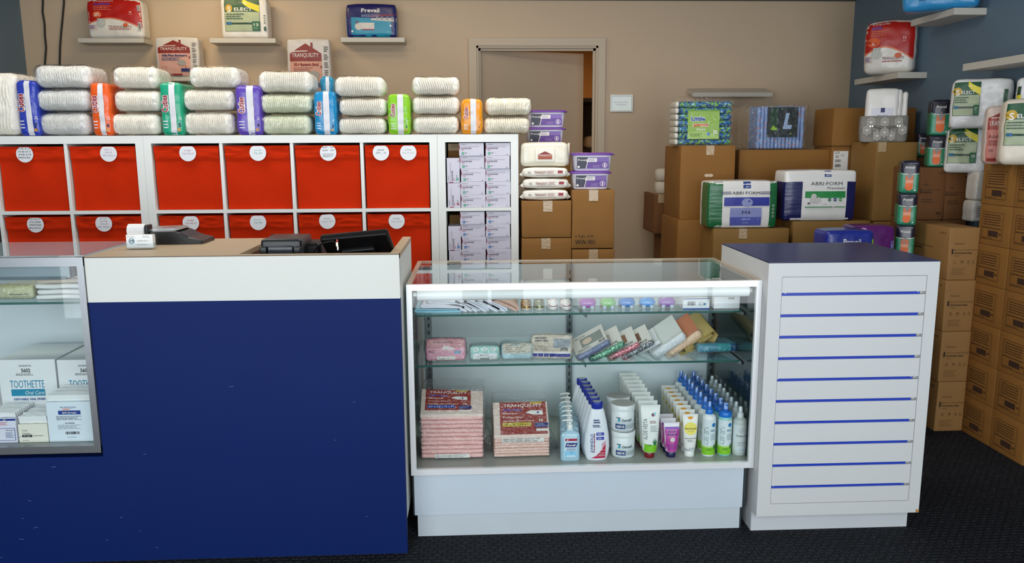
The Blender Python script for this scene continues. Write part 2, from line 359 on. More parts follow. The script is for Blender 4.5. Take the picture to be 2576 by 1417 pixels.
# a metal rack with goods in the store room, seen through the gap
t = thing('storage_rack', 'dark storage rack seen through the gap beside the open door', 'rack', (.98, 6.75, 0))
mb = MB(); dk = m('#2a2019', .6)
for x in (-.28, .28):
    for y in (-.22, .22): mb.box(x-.02, y-.02, 0, x+.02, y+.02, 1.85, dk)
obj('frame', mb, t)
mb = MB(); mb.box(-.3, .235, .1, .3, .245, 1.80, dk); obj('back_panel', mb, t)  # dark board added to hide the orange-lit wall and darken the gap
for z in (.55, .98, 1.40, 1.80):
    mb = MB(); mb.box(-.3, -.24, z, .3, .24, z+.03, dk); obj('shelf_board', mb, t)
mb = MB(); mb.lathe([(.05, 0), (.06, .05), (.07, .13), (.03, .17), (.03, .2)], m('#d8b878', .5), (0, 0, 0), 14); mb.v = [(x*.6, y*.6, z*.52) for x, y, z in mb.v]; obj('jug', mb, None, (1.01, 6.60, 1.535), label='pale jug on the rack in the back room, seen through the door gap', cat='jug')
mb, g = pack_mb(.2, .16, .096, m('#c9b9a0', .6)); obj('paper_pack', mb, None, (1.01, 6.62, 1.431), label='pale pack under the jug on the rack in the back room', cat='pack')
# ------------------------------------------------------------------ things on the walls
def cord(name, pts, lab):
    mb = MB(); mb.wire(pts, .006, m('#201c1a', .6), 6); obj(name, mb, label=lab, cat='cable', group='cables on the back wall')
def wy(px, py): q = P(px, py, Y=YB-.012); return q
cord('dangling_cable', [(wy(108, -10)[0], YB-.012, 2.7)]+[wy(a, b) for a, b in ((108, 5), (107, 30), (112, 60), (113, 90), (116, 120), (113, 160), (113, 260))], 'left of the two thin dark cords hanging down the wall')
cord('dangling_cable', [(wy(162, -10)[0], YB-.012, 2.7)]+[wy(a, b) for a, b in ((161, 5), (158, 40), (154, 80), (151, 120), (150, 160), (151, 260))], 'right of the two thin dark cords hanging down the wall')
cx, cz, w, h = fr(1535, 238, 1592, 281, YB-.02)
t = thing('framed_notice', 'small white framed exchanges notice on the wall right of the door', 'sign', (cx, YB-.001, cz))
mb = MB(); f = .012
mb.box(-w/2, -.018, 0, w/2, 0, f, WHITE); mb.box(-w/2, -.018, h-f, w/2, 0, h, WHITE); mb.box(-w/2, -.018, f, -w/2+f, 0, h-f, WHITE); mb.box(w/2-f, -.018, f, w/2, 0, h-f, WHITE); obj('frame', mb, t)
mb = MB(); mb.box(-w/2+f, -.010, f, w/2-f, -.004, h-f, m('#eef0ea', .5)); g = front(mb, w, h, -.010)
g.text('Exchanges Only', .5, .56, .075, m('#30302e'), fit=.58); g.text('No Refunds', .5, .42, .075, m('#30302e'), fit=.42); obj('notice', mb, t)
mb = MB(); mb.box(-w/2+f, -.0135, f, w/2-f, -.0125, h-f, GLASS); obj('pane', mb, t)
# floating ledges: (front rectangle in the photo, depth)
LD = .165; LED = {}
def ledge(key, px0, py0, px1, py1, lab, tilt=0.0):
    cx, cz, w, h = fr(px0, py0, px1, py1, YB-LD); mb = MB(); mb.rbox(w, LD-.002, h, .002, m('#cbc5b9', .5), k=1, smooth=False, c=(0, -LD/2, 0))
    o = obj('floating_shelf', mb, None, (cx, YB, cz), (tilt, 0, 0), label=lab, cat='shelf', group='white floating shelves'); LED[key] = (cx, cz+h, w, h)
ledge('xl', 195, 96, 361, 107.5, 'white floating shelf under the red and white XL pack')
ledge('sel', 527, 96, 693, 108, 'white floating shelf under the green label pack, upper left wall')
ledge('prev', 857, 94, 1018, 106, 'white floating shelf under the navy and turquoise pack')
ledge('air', 370, 193, 520, 204, 'white floating shelf hidden under the smaller bariatric pack')
ledge('bar', 690, 238, 850, 249, 'white floating shelf hidden under the larger bariatric pack')
ledge('right', 1744, 218, 1945, 229, 'empty white floating shelf sloping forward, right of the door', math.radians(14))
def rledge(pxn, pyn, pxf, h, lab, ynear=None):
    X = XR-.18; q = P(pxn, pyn, X=X) if ynear is None else (X, ynear, P(pxn, pyn, X=X)[2]); f = P(pxf, pyn, X=X)
    y0 = q[1]; z = q[2]; mb = MB(); L = f[1]-y0
    mb.rbox(.178, L, h, .002, m('#cbc5b9', .5), k=1, smooth=False); obj('floating_shelf', mb, None, (X+.09, y0+L/2, z-h/2), label=lab, cat='shelf', group='white floating shelves'); return X+.09, y0+L/2, z+h/2, L
RA = rledge(2259, 189, 2150, .036, 'white floating shelf on the blue wall under the red L pack')
RB = rledge(2400, 28, 2293, .036, 'white floating shelf on the blue wall under the light blue pack')
RC = rledge(2560, 148, 2423, .036, 'empty white floating shelf at the right edge on the blue wall', 3.6)
# ------------------------------------------------------------------ cube shelf units
YS, DS = 4.12, .39; ZK = P(700, 340, Y=YS)[2]; PT = .3515; ROWZ = [ZK-.039-.3345-i*PT for i in range(4)]   # bottom of each row's opening
def cube_unit(x0, cols, lab, ncol_gloves=False):
    wd = cols*.335+(cols-1)*.0165+.078; t = thing('cube_shelf', lab, 'shelf unit', (x0, YS, 0), 0, 'white cube shelf units')
    mb = MB(); mb.box(0, 0, ZK-.039, wd, DS, ZK, WHITE); mb.box(0, 0, 0, .039, DS, ZK-.039, WHITE); mb.box(wd-.039, 0, 0, wd, DS, ZK-.039, WHITE); mb.box(.039, 0, 0, wd-.039, DS, ROWZ[3], WHITE)
    obj('frame', mb, t)
    mb = MB(); mb.box(.039, DS-.0015, ROWZ[3], wd-.039, DS+.004, ZK-.039, m('#3a332c', .8)); obj('back_panel', mb, t)  # added to open-backed units: blocks light from behind, darkens the gaps above bins
    for i in range(3):
        mb = MB(); mb.box(.039, .002, ROWZ[i]-.017, wd-.039, DS-.002, ROWZ[i], WHITE); obj('shelf_board', mb, t)
    for c in range(cols-1):
        x = .039+.335*(c+1)+.0165*c
        mb = MB()
        for i in range(4): mb.box(x, .002, ROWZ[i]+.0001, x+.0165, DS-.002, ROWZ[i]+(.3343 if i == 0 else .3343), WHITE)
        obj('divider', mb, t)
    return x0
UX = P(366, 440, Y=YS)[0]; UX3 = UX+1.4685
U1 = cube_unit(UX-1.467, 4, 'left white cube shelf unit of orange bins, its two right columns in view')
U2 = cube_unit(UX, 4, 'middle white cube shelf unit, four columns of orange fabric bins')
U3 = cube_unit(UX3, 1, 'narrow white shelf unit full of glove boxes, right of the orange bins')
def bin_thing(x, row, lab, notes):
    W, D, H = .322, .34, .321; z0 = ROWZ[row]
    t = thing('storage_bin', lab, 'bin', (x, YS+.022, z0+.001), 0, 'orange fabric bins in the cube shelves'); sd = sum(map(ord, lab)) % 97
    mb = MB()
    def wp(px, py, pz):
        n = noise.noise(Vector((px*9+sd, pz*7, sd*1.3))); up = max(0, (pz+H/2)/H-.72)/.28
        return (px, py+(.005*n-.016*up*noise.noise(Vector((px*14+sd, pz*75, 3)))-.003*up if py < 0 else 0), pz)
    # front, with a folded hem at the top
    nx, nz = 34, 40; vs = []; fs = []
    for j in range(nz+1):
        zz = -H/2+H*j/nz
        for i in range(nx+1):
            xx = -W/2+W*i/nx; q = wp(xx, -D/2, zz); hem = -.0075 if zz > H*.285 else 0
            vs.append((q[0], q[1]+hem, q[2]+H/2))
    for j in range(nz):
        for i in range(nx): a = j*(nx+1)+i; fs.append((a, a+1, a+nx+2, a+nx+1))
    mb.add(vs, fs, ORANGE, True)
    mb.box(-W/2, -D/2+.004, 0, -W/2+.006, D/2, H, ORANGE); mb.box(W/2-.006, -D/2+.004, 0, W/2, D/2, H, ORANGE); mb.box(-W/2, D/2-.006, 0, W/2, D/2, H, ORANGE)
    mb.box(-W/2, -D/2+.004, 0, W/2, D/2, .006, ORANGE); mb.box(-W/2+.006, -D/2+.016, .006, W/2-.006, -D/2+.020, H-.004, ORANGED)
    b = obj('fabric_body', mb, t, (0, D/2, 0))
    for (u, v, lines, col, tilt) in notes:
        l = MB(); R = .0415; g = G(l, lambda a, b_, k: (a-R, -k, b_-R), 2*R, 2*R, .0006)
        k = 24; pts = []
        for i in range(k): a = 2*PI*i/k; pts.append((math.cos(a)*R, min(math.sin(a), .80)*R))
        l.loft([[(x_, .0008, z_) for x_, z_ in pts], [(x_, -.0004, z_) for x_, z_ in pts]], m('#e6e8ea', .35), (True, True), False)
        cm = m(col, .5); n = len(lines)
        for i, s_ in enumerate(lines):
            if s_ == '_': g.rect(.16, .5-.17*(i-(n-1)/2)-.01, .84, .5-.17*(i-(n-1)/2)+.01, cm); continue
            g.text(s_, .5+.02*((i*7) % 3-1), .56-.175*(i-(n-1)/2), .095, cm, fit=min(.72, .105*len(s_)), shear=.15, bold=.004)
        obj('label', l, b, (-W/2+u*W, -.020-D/2, v*H), (0, math.radians(tilt), 0))
BK, PU, RE, TE, GY, MG = '#1c1c1c', '#b07aa8', '#b04a58', '#4fa89a', '#a9adb0', '#9a5a8a'
def cx_unit(u, c): return u+.039+.1675+c*.3515
bin_thing(cx_unit(U1, 2), 0, 'orange bin with a black four-line label, top row, at the left edge', [(.42, .885, ['PVB-012', 'PVB-013', 'PVB-014', 'PREVAIL'], BK, 0)])
bin_thing(cx_unit(U1, 3), 0, 'orange bin in the top row with pink writing ending Sm Core', [(.60, .89, ['2311', '2313', 'Sm Core'], PU, 0)])
bin_thing(cx_unit(U2, 0), 0, 'orange bin labelled 2184 in the top row', [(.53, .89, ['2184', 'TQ-SM-D'], PU, 0)])
bin_thing(cx_unit(U2, 1), 0, 'orange bin labelled 2114 in the top row', [(.52, .89, ['2114', 'TQ-SM'], TE, 0)])
bin_thing(cx_unit(U2, 2), 0, 'orange bin labelled 2603 and 2604 in the top row', [(.52, .885, ['2603 - XS', '2604 - SM', '_', 'SELECT'], BK, 0)])
bin_thing(cx_unit(U2, 3), 0, 'orange bin with two round labels, top row beside the glove boxes', [(.255, .885, ['2620', 'SM - G'], BK, 0), (.685, .885, ['3244', 'Select 8 Core'], GY, 0)])
bin_thing(cx_unit(U1, 2), 1, 'orange bin with black handwriting, second row at the left edge', [(.47, .885, ['PV-017', 'PV-094', 'PREVAIL', 'Bariatric'], BK, 0)])
bin_thing(cx_unit(U1, 3), 1, 'orange bin in the second row with four lines of pink writing', [(.43, .89, ['2113', '2114', '2115', 'Sm Core'], MG, 0)])
bin_thing(cx_unit(U2, 0), 1, 'orange bin labelled 2185, second row behind the card terminal', [(.50, .89, ['2185', 'TQ-MD-D'], RE, 0)])
bin_thing(cx_unit(U2, 1), 1, 'orange bin labelled TQ-MD, second row behind the receipt printer', [(.46, .89, ['2115', 'TQ-MD'], TE, 0)])
bin_thing(cx_unit(U2, 2), 1, 'orange bin in the second row behind the black monitor', [(.46, .90, ['2605', 'Select MD'], GY, -3)])
bin_thing(cx_unit(U2, 3), 1, 'orange bin in the second row beside the glove boxes', [(.47, .89, ['2645', 'Select MD'], GY, 0)])
bin_thing(cx_unit(U2, 3), 2, 'orange bin in the third row, seen through the showcase top', [(.45, .885, ['2646', 'Select LG'], GY, 0)])
# ------------------------------------------------------------------ the sales counter (blue, with a built-in showcase at its left)
YC = 2.695; ZCN = 1.098; XC1, XC0, XS = -.262, -2.35, -1.309; YCB = 3.206; ZBAND = .943
t = thing('sales_counter', 'blue and off-white sales counter with the cash desk', 'counter', (XC1, YC, 0))
def L_(mb): return mb
def cpart(name, fn, label=None):
    mb = MB(); fn(mb); return obj(name, mb, t, (-XC1, -YC, 0), label=label)
CH = m('#8a6a48', .8)
def body(mb):
    mb.box(XS, YC, .0, XC1, YC+.03, ZBAND, BLUE); mb.box(XC0, YC, 0, XS, YC+.03, .395, BLUE)
    s = LAM; mb.box(XC1-.03, YC+.03, .12, XC1+.0, YCB, ZCN-.018, s)          # right flank
    mb.box(XC0, YCB-.02, 0, XC1-.03, YCB, .88, s); mb.box(XS, YC+.03, 0, XS+.02, YCB-.02, ZCN-.018, s)
    mb.box(XS+.02, YC+.03, 0, XC1-.03, YCB-.02, .1, s)
    g = front(mb, XC1-XC0, ZCN, YC, XC0, 0)
    sc = m('#5a6a9a', .6); r = random.Random(4)
    for i in range(26):
        u, v = r.uniform(.1, .98), r.uniform(.02, .16) if r.random() < .7 else r.uniform(.2, .6); a = r.uniform(-.5, .5); l = r.uniform(.002, .008)
        g.poly([(u, v), (u+l, v+a*l), (u+l, v+a*l+.0012), (u, v+.0012)], sc)
cpart('body', body)
cpart('front_band', lambda mb: (mb.box(XS, YC-.001, ZBAND, XC1, YC+.03, ZCN-.002, m('#d3d4cc', .45, var=(6, .01))), mb.box(XS, YC-.0016, ZCN-.0035, XC1, YC+.03, ZCN-.0005, m('#5c4a38', .5))))
XR0 = P(607, 637, Z=ZCN)[0]; YR0 = YC+.03
def worktop(mb):
    bt = m('#b9a385', .5, var=(5, .03))
    mb.box(XS, YC+.0, ZCN-.018, XR0, YCB, ZCN, bt); mb.box(XC1-.032, YC+.0, ZCN-.018, XC1, YCB, ZCN, bt)
    mb.box(XR0, YC+.03-.028, ZCN-.018, XC1-.032, YC+.03, ZCN, bt)
cpart('worktop', worktop)
cpart('cash_shelf', lambda mb: (mb.box(XR0, YC+.03, .86, XC1-.03, YCB-.02, .88, m('#6a5540', .5)), mb.box(XR0-.018, YC+.03, .88, XR0, YCB-.02, ZCN-.018, m('#6a5540', .5))))
cpart('chipped_corner', lambda mb: mb.box(XC1-.09, YC+.001, 0, XC1-.002, YC+.028, .0035, CH))
# built-in showcase of the left end
YL = YC; zb, zt = P(120, 1140, Y=YL)[2], P(100, 648, Y=YL)[2]
SH1L = P(100, 766, Y=YL+.06)[2]
t = thing('wall_showcase', 'glass showcase built into the left end of the blue counter', 'display case', (XS, YL, .395))
def lpart(name, fn, label=None):
    mb = MB(); fn(mb); return obj(name, mb, t, (-XS, -YL, -.395), label=label)
fw = .022; xr = XS-.001; AL2 = m('#97999b', .32, .85, bump=(60, .04, 1, 1, 30))
def lf(mb):
    mb.box(XC0, YL-.008, zt-.030, xr, YL+.012, zt, AL2); mb.box(XC0, YL-.008, zb, xr, YL+.012, zb+.026, AL2); mb.box(xr-fw, YL-.0082, zb, xr, YL+.0122, zt, AL2)
lpart('frame', lf)
lpart('deck', lambda mb: mb.box(XC0, YL+.012, zb-.0, xr, YCB-.03, zb+.02, m('#9aa0a0', .4)))
lpart('glass_top', lambda mb: mb.box(XC0, YL, zt, xr, YCB, zt+.006, GLASS))
lpart('glass_front', lambda mb: mb.box(XC0, YL+.002, zb+.027, xr-fw, YL+.007, zt-.031, GLASS))
lpart('glass_shelf', lambda mb: (mb.box(XC0, YL+.061, SH1L, xr-.012, YCB-.06, SH1L+.008, SHELFGLASS), mb.box(XC0, YL+.06, SH1L, xr-.012, YL+.0609, SH1L+.008, EDGE)))
lpart('back_panel', lambda mb: mb.box(XC0, YCB-.055, zb+.02, xr, YCB-.045, zt-.002, m('#d0d9dd', .35)))
lpart('side_panel', lambda mb: mb.box(xr-.01, YL+.013, zb+.02, xr, YCB-.056, zt-.002, m('#b9c0c4', .3)))
def lamp_l(mb):
    x1 = P(183, 690, Y=YL+.05)[0]; mb.box(XC0, YL+.03, zt-.074, x1, YL+.11, zt-.034, m('#7f8a90', .35, .6)); mb.box(XC0+.6, YL+.026, zt-.080, x1-.012, YL+.112, zt-.070, m('#5a646a', .4, .5))
    mb.box(x1-.001, YL+.04, zt-.072, x1+.012, YL+.10, zt-.04, m('#2c3234', .5))
lpart('light_housing', lamp_l)
# ------------------------------------------------------------------ the free glass showcase
YG = 2.795; X0, X1 = -.250, 1.036; zf0, zf1 = .254, .972; YGB = 3.39; fw = .020
t = thing('glass_showcase', 'free-standing glass showcase with lotions and pads, between counter and slatwall', 'display case', (X0, YG, 0))
def gpart(name, fn, label=None, par=None):
    mb = MB(); fn(mb); return obj(name, mb, par or t, (-X0, -YG, 0), label=label)
def frame(mb):
    for (a, b) in (((X0, zf1), (X1, zf1-.022)), ((X0, zf0+.026), (X1, zf0))):
        pass
    A = ALU
    def bar(pts): mb.loft([[(x, YG, z) for x, z in pts], [(x, YG+.016, z) for x, z in pts]], A, (True, True), False)
    bar([(X0, zf1), (X0+fw, zf1-.022), (X1-fw, zf1-.022), (X1, zf1)]); bar([(X0, zf0), (X1, zf0), (X1-fw, zf0+.023), (X0+fw, zf0+.023)])
    bar([(X0, zf0), (X0+fw, zf0+.023), (X0+fw, zf1-.022), (X0, zf1)]); bar([(X1, zf0), (X1, zf1), (X1-fw, zf1-.022), (X1-fw, zf0+.023)])
    tp = m('#b9aa98', .35, .4)
    mb.box(X0, YG+.016, zf1-.012, X0+.018, YGB, zf1, tp); mb.box(X1-.018, YG+.016, zf1-.012, X1, YGB, zf1, tp); mb.box(X0+.018, YGB-.016, zf1-.012, X1-.018, YGB, zf1, tp)
    for x in (X0, X1-.014): mb.box(x, YGB-.016, zf0, x+.014, YGB, zf1-.012, A); mb.box(x, YG+.016, zf0, x+.014, YGB-.016, zf0+.02, A)
gpart('frame', frame)
gpart('glass_top', lambda mb: mb.box(X0+.018, YG+.016, zf1-.007, X1-.018, YGB-.016, zf1-.001, GLASS))
gpart('glass_front', lambda mb: mb.box(X0+fw, YG+.006, zf0+.023, X1-fw, YG+.011, zf1-.022, GLASS))
SG = clear('side_glass', (.42, .50, .50), .05, 1.38, .0)
for x in (X0+.003, X1-.009): gpart('glass_side', lambda mb: mb.box(x, YG+.017, zf0+.021, x+.006, YGB-.017, zf1-.013, SG))
ZD = .276
gpart('deck', lambda mb: mb.box(X0+.004, YG+.017, zf0+.0, X1-.004, YGB-.018, ZD, m('#a9aca6', .35)), 'grey display deck')
DOOR = m('#e4eef2', .28, var=(2, .03))
gpart('sliding_door', lambda mb: mb.box(X0+.016, YGB-.034, ZD, .40, YGB-.030, zf1-.014, DOOR)); gpart('sliding_door', lambda mb: mb.box(.37, YGB-.028, ZD, X1-.016, YGB-.024, zf1-.014, DOOR))
for px in (1080, 1432, 1788):
    x = P(px, 900, Y=YGB-.05)[0]
    def std(mb, x=x):
        mb.box(x-.012, YGB-.05, ZD, x+.012, YGB-.036, zf1-.014, m('#7d878a', .35, .8))
        for i in range(20): z = ZD+.03+i*.032; mb.box(x-.003, YGB-.0507, z, x+.003, YGB-.05, z+.018, m('#15181a', .5))
    gpart('shelf_standard', std)
YS1 = 2.93; ZS1 = P(1450, 787, Y=YS1)[2]; YS2 = 2.93; ZS2 = P(1450, 913, Y=YS2)[2]
xs0, xs1 = P(1042, 790, Y=YS1)[0], P(1866, 785, Y=YS1)[0]
for z, y in ((ZS1, YS1), (ZS2, YS2)):
    gpart('glass_shelf', lambda mb: (mb.box(max(xs0, X0+.02), y+.001, z-.008, min(xs1, X1-.02), YGB-.06, z, SHELFGLASS), mb.box(max(xs0, X0+.02), y, z-.008, min(xs1, X1-.02), y+.0009, z, EDGE)))
    for x in (P(1080, 900, Y=YGB-.05)[0]+.01, P(1447, 900, Y=YGB-.05)[0]-.01, P(1788, 900, Y=YGB-.05)[0]):
        def brk(mb, x=x): mb.loft([[(x-.002, y+.01, z-.010), (x-.002, YGB-.05, z-.009), (x-.002, YGB-.05, z-.06), (x-.002, y+.012, z-.022)], [(x+.002, y+.01, z-.010), (x+.002, YGB-.05, z-.009), (x+.002, YGB-.05, z-.06), (x+.002, y+.012, z-.022)]], m('#8e9698', .3, .9), (True, True), False)
        gpart('shelf_bracket', brk)
def tube(mb):
    n = 20; cy, cz = YG+.055, zf1-.047; R = .021
    rings = [[(x, cy+R*math.sin(2*PI*k/n), cz+R*math.cos(2*PI*k/n)) for k in range(n)] for x in (X0+.035, X1-.032)]
    mb.loft(rings, m('#f0f2f2', .22))
    for x in (X0+.02, X1-.032): mb.loft([[(x+q, cy+.009*math.sin(2*PI*k/n), cz+.009*math.cos(2*PI*k/n)) for k in range(n)] for q in (0, .013)], ALU)
gpart('light_tube', tube)
gpart('base', lambda mb: (mb.box(X0+.008, YG+.018, .088, X1-.03, YG+.04, zf0, m('#bfcad2', .45, var=(3, .03))), mb.box(X0+.008, YG+.04, .088, X1-.03, YGB-.01, zf0, m('#a9acaf', .5))))
gpart('plinth', lambda mb: (mb.box(X0+.018, YG+.024, 0, X1-.036, YGB-.03, .086, m('#bdc6cb', .5, var=(7, .05))),))
for q_ in ((X0+.002, YG+.022, .088, X0+.0075, YG+.042, zf0), (X1-.0295, YG+.022, .088, X1-.018, YG+.042, zf0), (X1-.0355, YG+.026, 0, X1-.028, YG+.04, .086)): gpart('base_trim', lambda mb: mb.box(*q_, m('#5a6468', .3, .8)))
# ------------------------------------------------------------------ slatwall cabinet
YT = 2.743; tx0, tx1 = 1.037, 1.660; tz0, tz1 = .083, 1.046; YTB = 3.29
t = thing('slatwall_cabinet', 'white slatwall display cabinet with blue top, right of the showcase', 'cabinet', (tx0, YT, 0))
def tpart(name, fn, label=None):
    mb = MB(); fn(mb); return obj(name, mb, t, (-tx0, -YT, 0), label=label)
px0, px1 = P(1953, 980, Y=YT)[0], P(2309, 980, Y=YT)[0]; pz1, pz0 = P(2140, 695, Y=YT)[2], P(2130, 1264, Y=YT)[2]
WT = m('#cccdcb', .45, var=(3, .015))
def tb(mb):
    mb.box(tx0, YT, tz0, px0, YT+.02, tz1-.002, WT); mb.box(px1, YT, tz0, tx1, YT+.02, tz1-.002, WT); mb.box(px0, YT, pz1, px1, YT+.02, tz1-.002, WT); mb.box(px0, YT, tz0, px1, YT+.02, pz0, WT)
    mb.box(tx0, YT+.02, tz0, tx0+.02, YTB, tz1-.002, WT); mb.box(tx1-.02, YT+.02, tz0, tx1, YTB, tz1-.002, WT); mb.box(tx0+.02, YTB-.02, tz0, tx1-.02, YTB, tz1-.002, WT); mb.box(tx0+.02, YT+.04, tz0, tx1-.02, YTB-.02, tz0+.02, WT)
    mb.box(tx1-.012, YT-.0008, tz0+.001, tx1+.0006, YT+.01, tz0+.012, m('#b07a3c', .8))
tpart('body', tb)
tpart('top', lambda mb: (mb.box(tx0+.001, YT+.001, tz1-.002, tx1-.001, YTB, tz1, BLUETOP), mb.box(tx0, YT, tz1-.0035, tx1, YTB+.0005, tz1-.0019, m('#101830', .5))), 'dark blue laminate top')
gz = [P(2140, 739+i*(1222-739)/9.0, Y=YT)[2] for i in range(10)]
def slats(mb):
    e = .0015; zs = [pz1-e]+[v for z in gz for v in (z+.0055, z-.0055)]+[pz0+e]
    for i in range(0, len(zs), 2): mb.box(px0+e, YT+.001, zs[i+1], px1-e, YT+.018, zs[i], WT)
tpart('slat_panel', slats)
tpart('groove_lining', lambda mb: [mb.box(px0+.0015, YT+.006, z-.0075, px1-.02, YT+.017, z+.0055, m('#1d3aa8', .35)) for z in gz] and mb.box(px0, YT+.0185, pz0, px1, YT+.0195, pz1, m('#b9bcb4', .6)), 'blue groove strips')
for i, us in ((0, (.03, .95)), (4, (.01, .95)), (9, (.02, .95))):
    for u in us: x = px0+(px1-px0)*u; tpart('screw', lambda mb: mb.lathe([(.0022, 0), (.0015, .0015)], ALU, (0, 0, 0), 8, Matrix.Translation((x, YT+.006, gz[i]+.003)) @ Matrix.Rotation(PI/2, 4, 'X')))
tpart('toe_kick', lambda mb: mb.box(tx0+.0, YT+.052, 0, tx1-.012, YTB-.02, tz0, m('#c6cacb', .5, var=(6, .04))))
# ------------------------------------------------------------------ on the counter
BLK = m('#101113', .35); BLKM = m('#070708', .45, spec=.25)
x, y, z = P(352, 628, Z=ZCN); t = thing('card_holder', 'clear holder of white business cards on the counter', 'card holder', (x, y, ZCN+.001))
s = (P(388, 620, Y=y)[0]-P(317, 620, Y=y)[0]); hh = P(352, 592, Y=y)[2]-ZCN
mb = MB(); mb.box(-s/2, 0, 0, s/2, .03, .004, PLASTIC); mb.box(-s/2, 0, .004, s/2, .0015, hh*.45, PLASTIC); mb.box(-s/2, .0285, .004, s/2, .03, hh*.8, PLASTIC); mb.box(-s/2, .0015, .004, -s/2+.0015, .0285, hh*.45, PLASTIC); mb.box(s/2-.0015, .0015, .004, s/2, .0285, hh*.45, PLASTIC); obj('holder', mb, t)
mb = MB(); mb.box(-s/2+.003, .003, .005, s/2-.003, .026, hh, m('#eceeec', .4)); g = front(mb, s-.006, hh-.005, .003, None, .005)
g.ell(.2, .52, .22, m('#2f6f86')); g.ell(.2, .54, .15, m('#dfe9ea')); g.poly([(.13, .5), (.17, .62), (.2, .55), (.24, .64), (.28, .5)], m('#2c3c44')); g.text('DIAPER DEPOT', .62, .54, .065, m('#3a3a3a'), fit=.42, bold=.004); g.lines(.03, .78, .42, .94, 2, m('#c8b8b0')); g.lines(.62, .78, .97, .94, 2, m('#b8b0a8')); g.lines(.4, .2, .92, .3, 2, m('#9aa0a0')); obj('card', mb, t)
# card terminal with its paper roll
x, y, z = P(435, 612, Z=ZCN); t = thing('card_terminal', 'black and silver card terminal with a paper roll on the counter', 'card terminal', (x, y, ZCN+.001))
mb = MB(); W2 = .11
prof = [(-.115, .0), (-.115, .034), (-.09, .048), (.02, .051), (.045, .042), (.075, .025), (.125, .012), (.125, 0)]
sec = lambda yy, q: [(a*q, yy, b*q if b > .02 else b) for a, b in prof]
mb.loft([sec(-.04, .94), sec(-.035, 1), sec(.10, 1), sec(.105, .94)], BLK, (True, True), False); obj('housing', mb, t)
mb = MB(); mb.loft([[(-.088, yy, .0485), (-.088, yy, .056), (.015, yy, .059), (.035, yy, .052), (.02, yy, .0505)] for yy in (-.03, .095)], m('#9fa3a5', .3, .7), (True, True), False); obj('cover', mb, t, label='silver cover')
mb = MB(); n = 24; R = .026; zr = P(366, 563, Y=y-.03)[2]-ZCN-.001-R
mb.loft([[(xx, -.03+R*math.cos(2*PI*k/n), zr+R*math.sin(2*PI*k/n)) for k in range(n)] for xx in (-.145, -.083)], m('#f0eeec', .7)); mb.loft([[(xx, -.03-R-.0006, zr) , (xx, -.03-R-.003, zr-.05), (xx, -.03-R-.0025, zr-.05), (xx, -.03-R+.0006, zr)] for xx in (-.143, -.085)], m('#f0eeec', .7))
Rm_ = Matrix.Rotation(math.radians(70), 4, 'Z'); o = obj('paper_roll', mb, t, (.0, .0, 0), .0, label='white paper roll')
mb = MB(); mb.rbox(.012, .05, .062, .006, BLK, c=(-.074, -.03, .012)); obj('roll_arm', mb, t)
# receipt printer and monitor on the cash shelf
ZR = .88
x0p = P(655, 620, Y=YC+.12)[0]; x1p = P(758, 620, Y=YC+.12)[0]; ztop = P(700, 603, Y=YC+.12)[2]
t = thing('receipt_printer', 'black receipt printer behind the counter edge', 'printer', ((x0p+x1p)/2, YC+.12, ZR+.001)); w = x1p-x0p; h = ztop-ZR
mb = MB(); mb.rbox(w, .19, h, .012, BLK, k=3, c=(0, .095, 0)); mb.rbox(w*1.35, .13, h*.9, .02, BLKM, k=3, c=(w*.16, .17, 0)); obj('body', mb, t)
mb = MB(); mb.rbox(w*.62, .02, .032, .005, m('#2b2f36', .2), c=(0, -.006, h-.055)); mb.rbox(w*.17, .03, .03, .004, BLK, c=(-w*.41, -.004, h-.055)); mb.rbox(w*.17, .03, .03, .004, BLK, c=(w*.41, -.004, h-.055)); obj('cover', mb, t)
mb = MB(); mb.box(-w*.5, -.012, h-.085, w*.5, .0, h-.078, m('#3c3a38', .4)); obj('paper_slot', mb, t)
# monitor, its back towards the camera
Ym = YC+.16; cxm, czm, w, h = fr(812, 575, 1000, 640, Ym); t = thing('pos_monitor', 'black touch monitor tilted back on the cash desk, seen from behind', 'monitor', (cxm, Ym, ZR+.001), math.radians(-4))
mb = MB(); Mt = Matrix.Translation((0, .0, (ztop-ZR)-.044)) @ Matrix.Rotation(math.radians(-5), 4, 'Y') @ Matrix.Rotation(math.radians(50), 4, 'X') @ Matrix.Translation((0, 0, -.10))
mb.rbox(w*.90, .028, .20, .009, BLKM, k=3, M=Mt); mb.rbox(.12, .02, .09, .006, BLK, c=(0, -.022, .05), M=Mt); obj('screen', mb, t)
mb = MB(); mb.loft([ring(.05, .04, 0, 16, 3, (0, .05, 0)), ring(.05, .04, .012, 16, 3, (0, .05, 0)), ring(.02, .015, .02, 16, 2, (0, .05, 0)), ring(.018, .014, (ztop-ZR)-.03, 16, 2, (0, .04, 0))], BLK); obj('stand', mb, t)
mb = MB(); q = [P(790, 634, Y=YC+.14), P(800, 620, Y=YC+.09), P(815, 611, Y=YC+.075), P(835, 607, Y=YC+.075), P(847, 611, Y=YC+.085)]; q = [(q[0][0]-.02, q[0][1]+.02, ZR+.006)]+q
mb.wire(q, .003, BLKM); obj('power_cable', mb, None, label='black cable looping from the printer up to the monitor', cat='cable')
t = thing('key_ring', 'key ring with a red tag hanging from the back of the monitor', 'keys', P(848, 604, Y=YC+.075))
mb = MB(); mb.rbox(.007, .004, .01, .002, m('#a03028'), c=(0, 0, -.008)); obj('tag', mb, t)
mb = MB(); mb.box(-.004, -.002, -.022, .003, -.0005, -.008, m('#c8b890', .3, .9)); mb.box(-.001, -.002, -.036, .004, -.0005, -.02, m('#b0b0b0', .3, .9)); obj('key', mb, t)
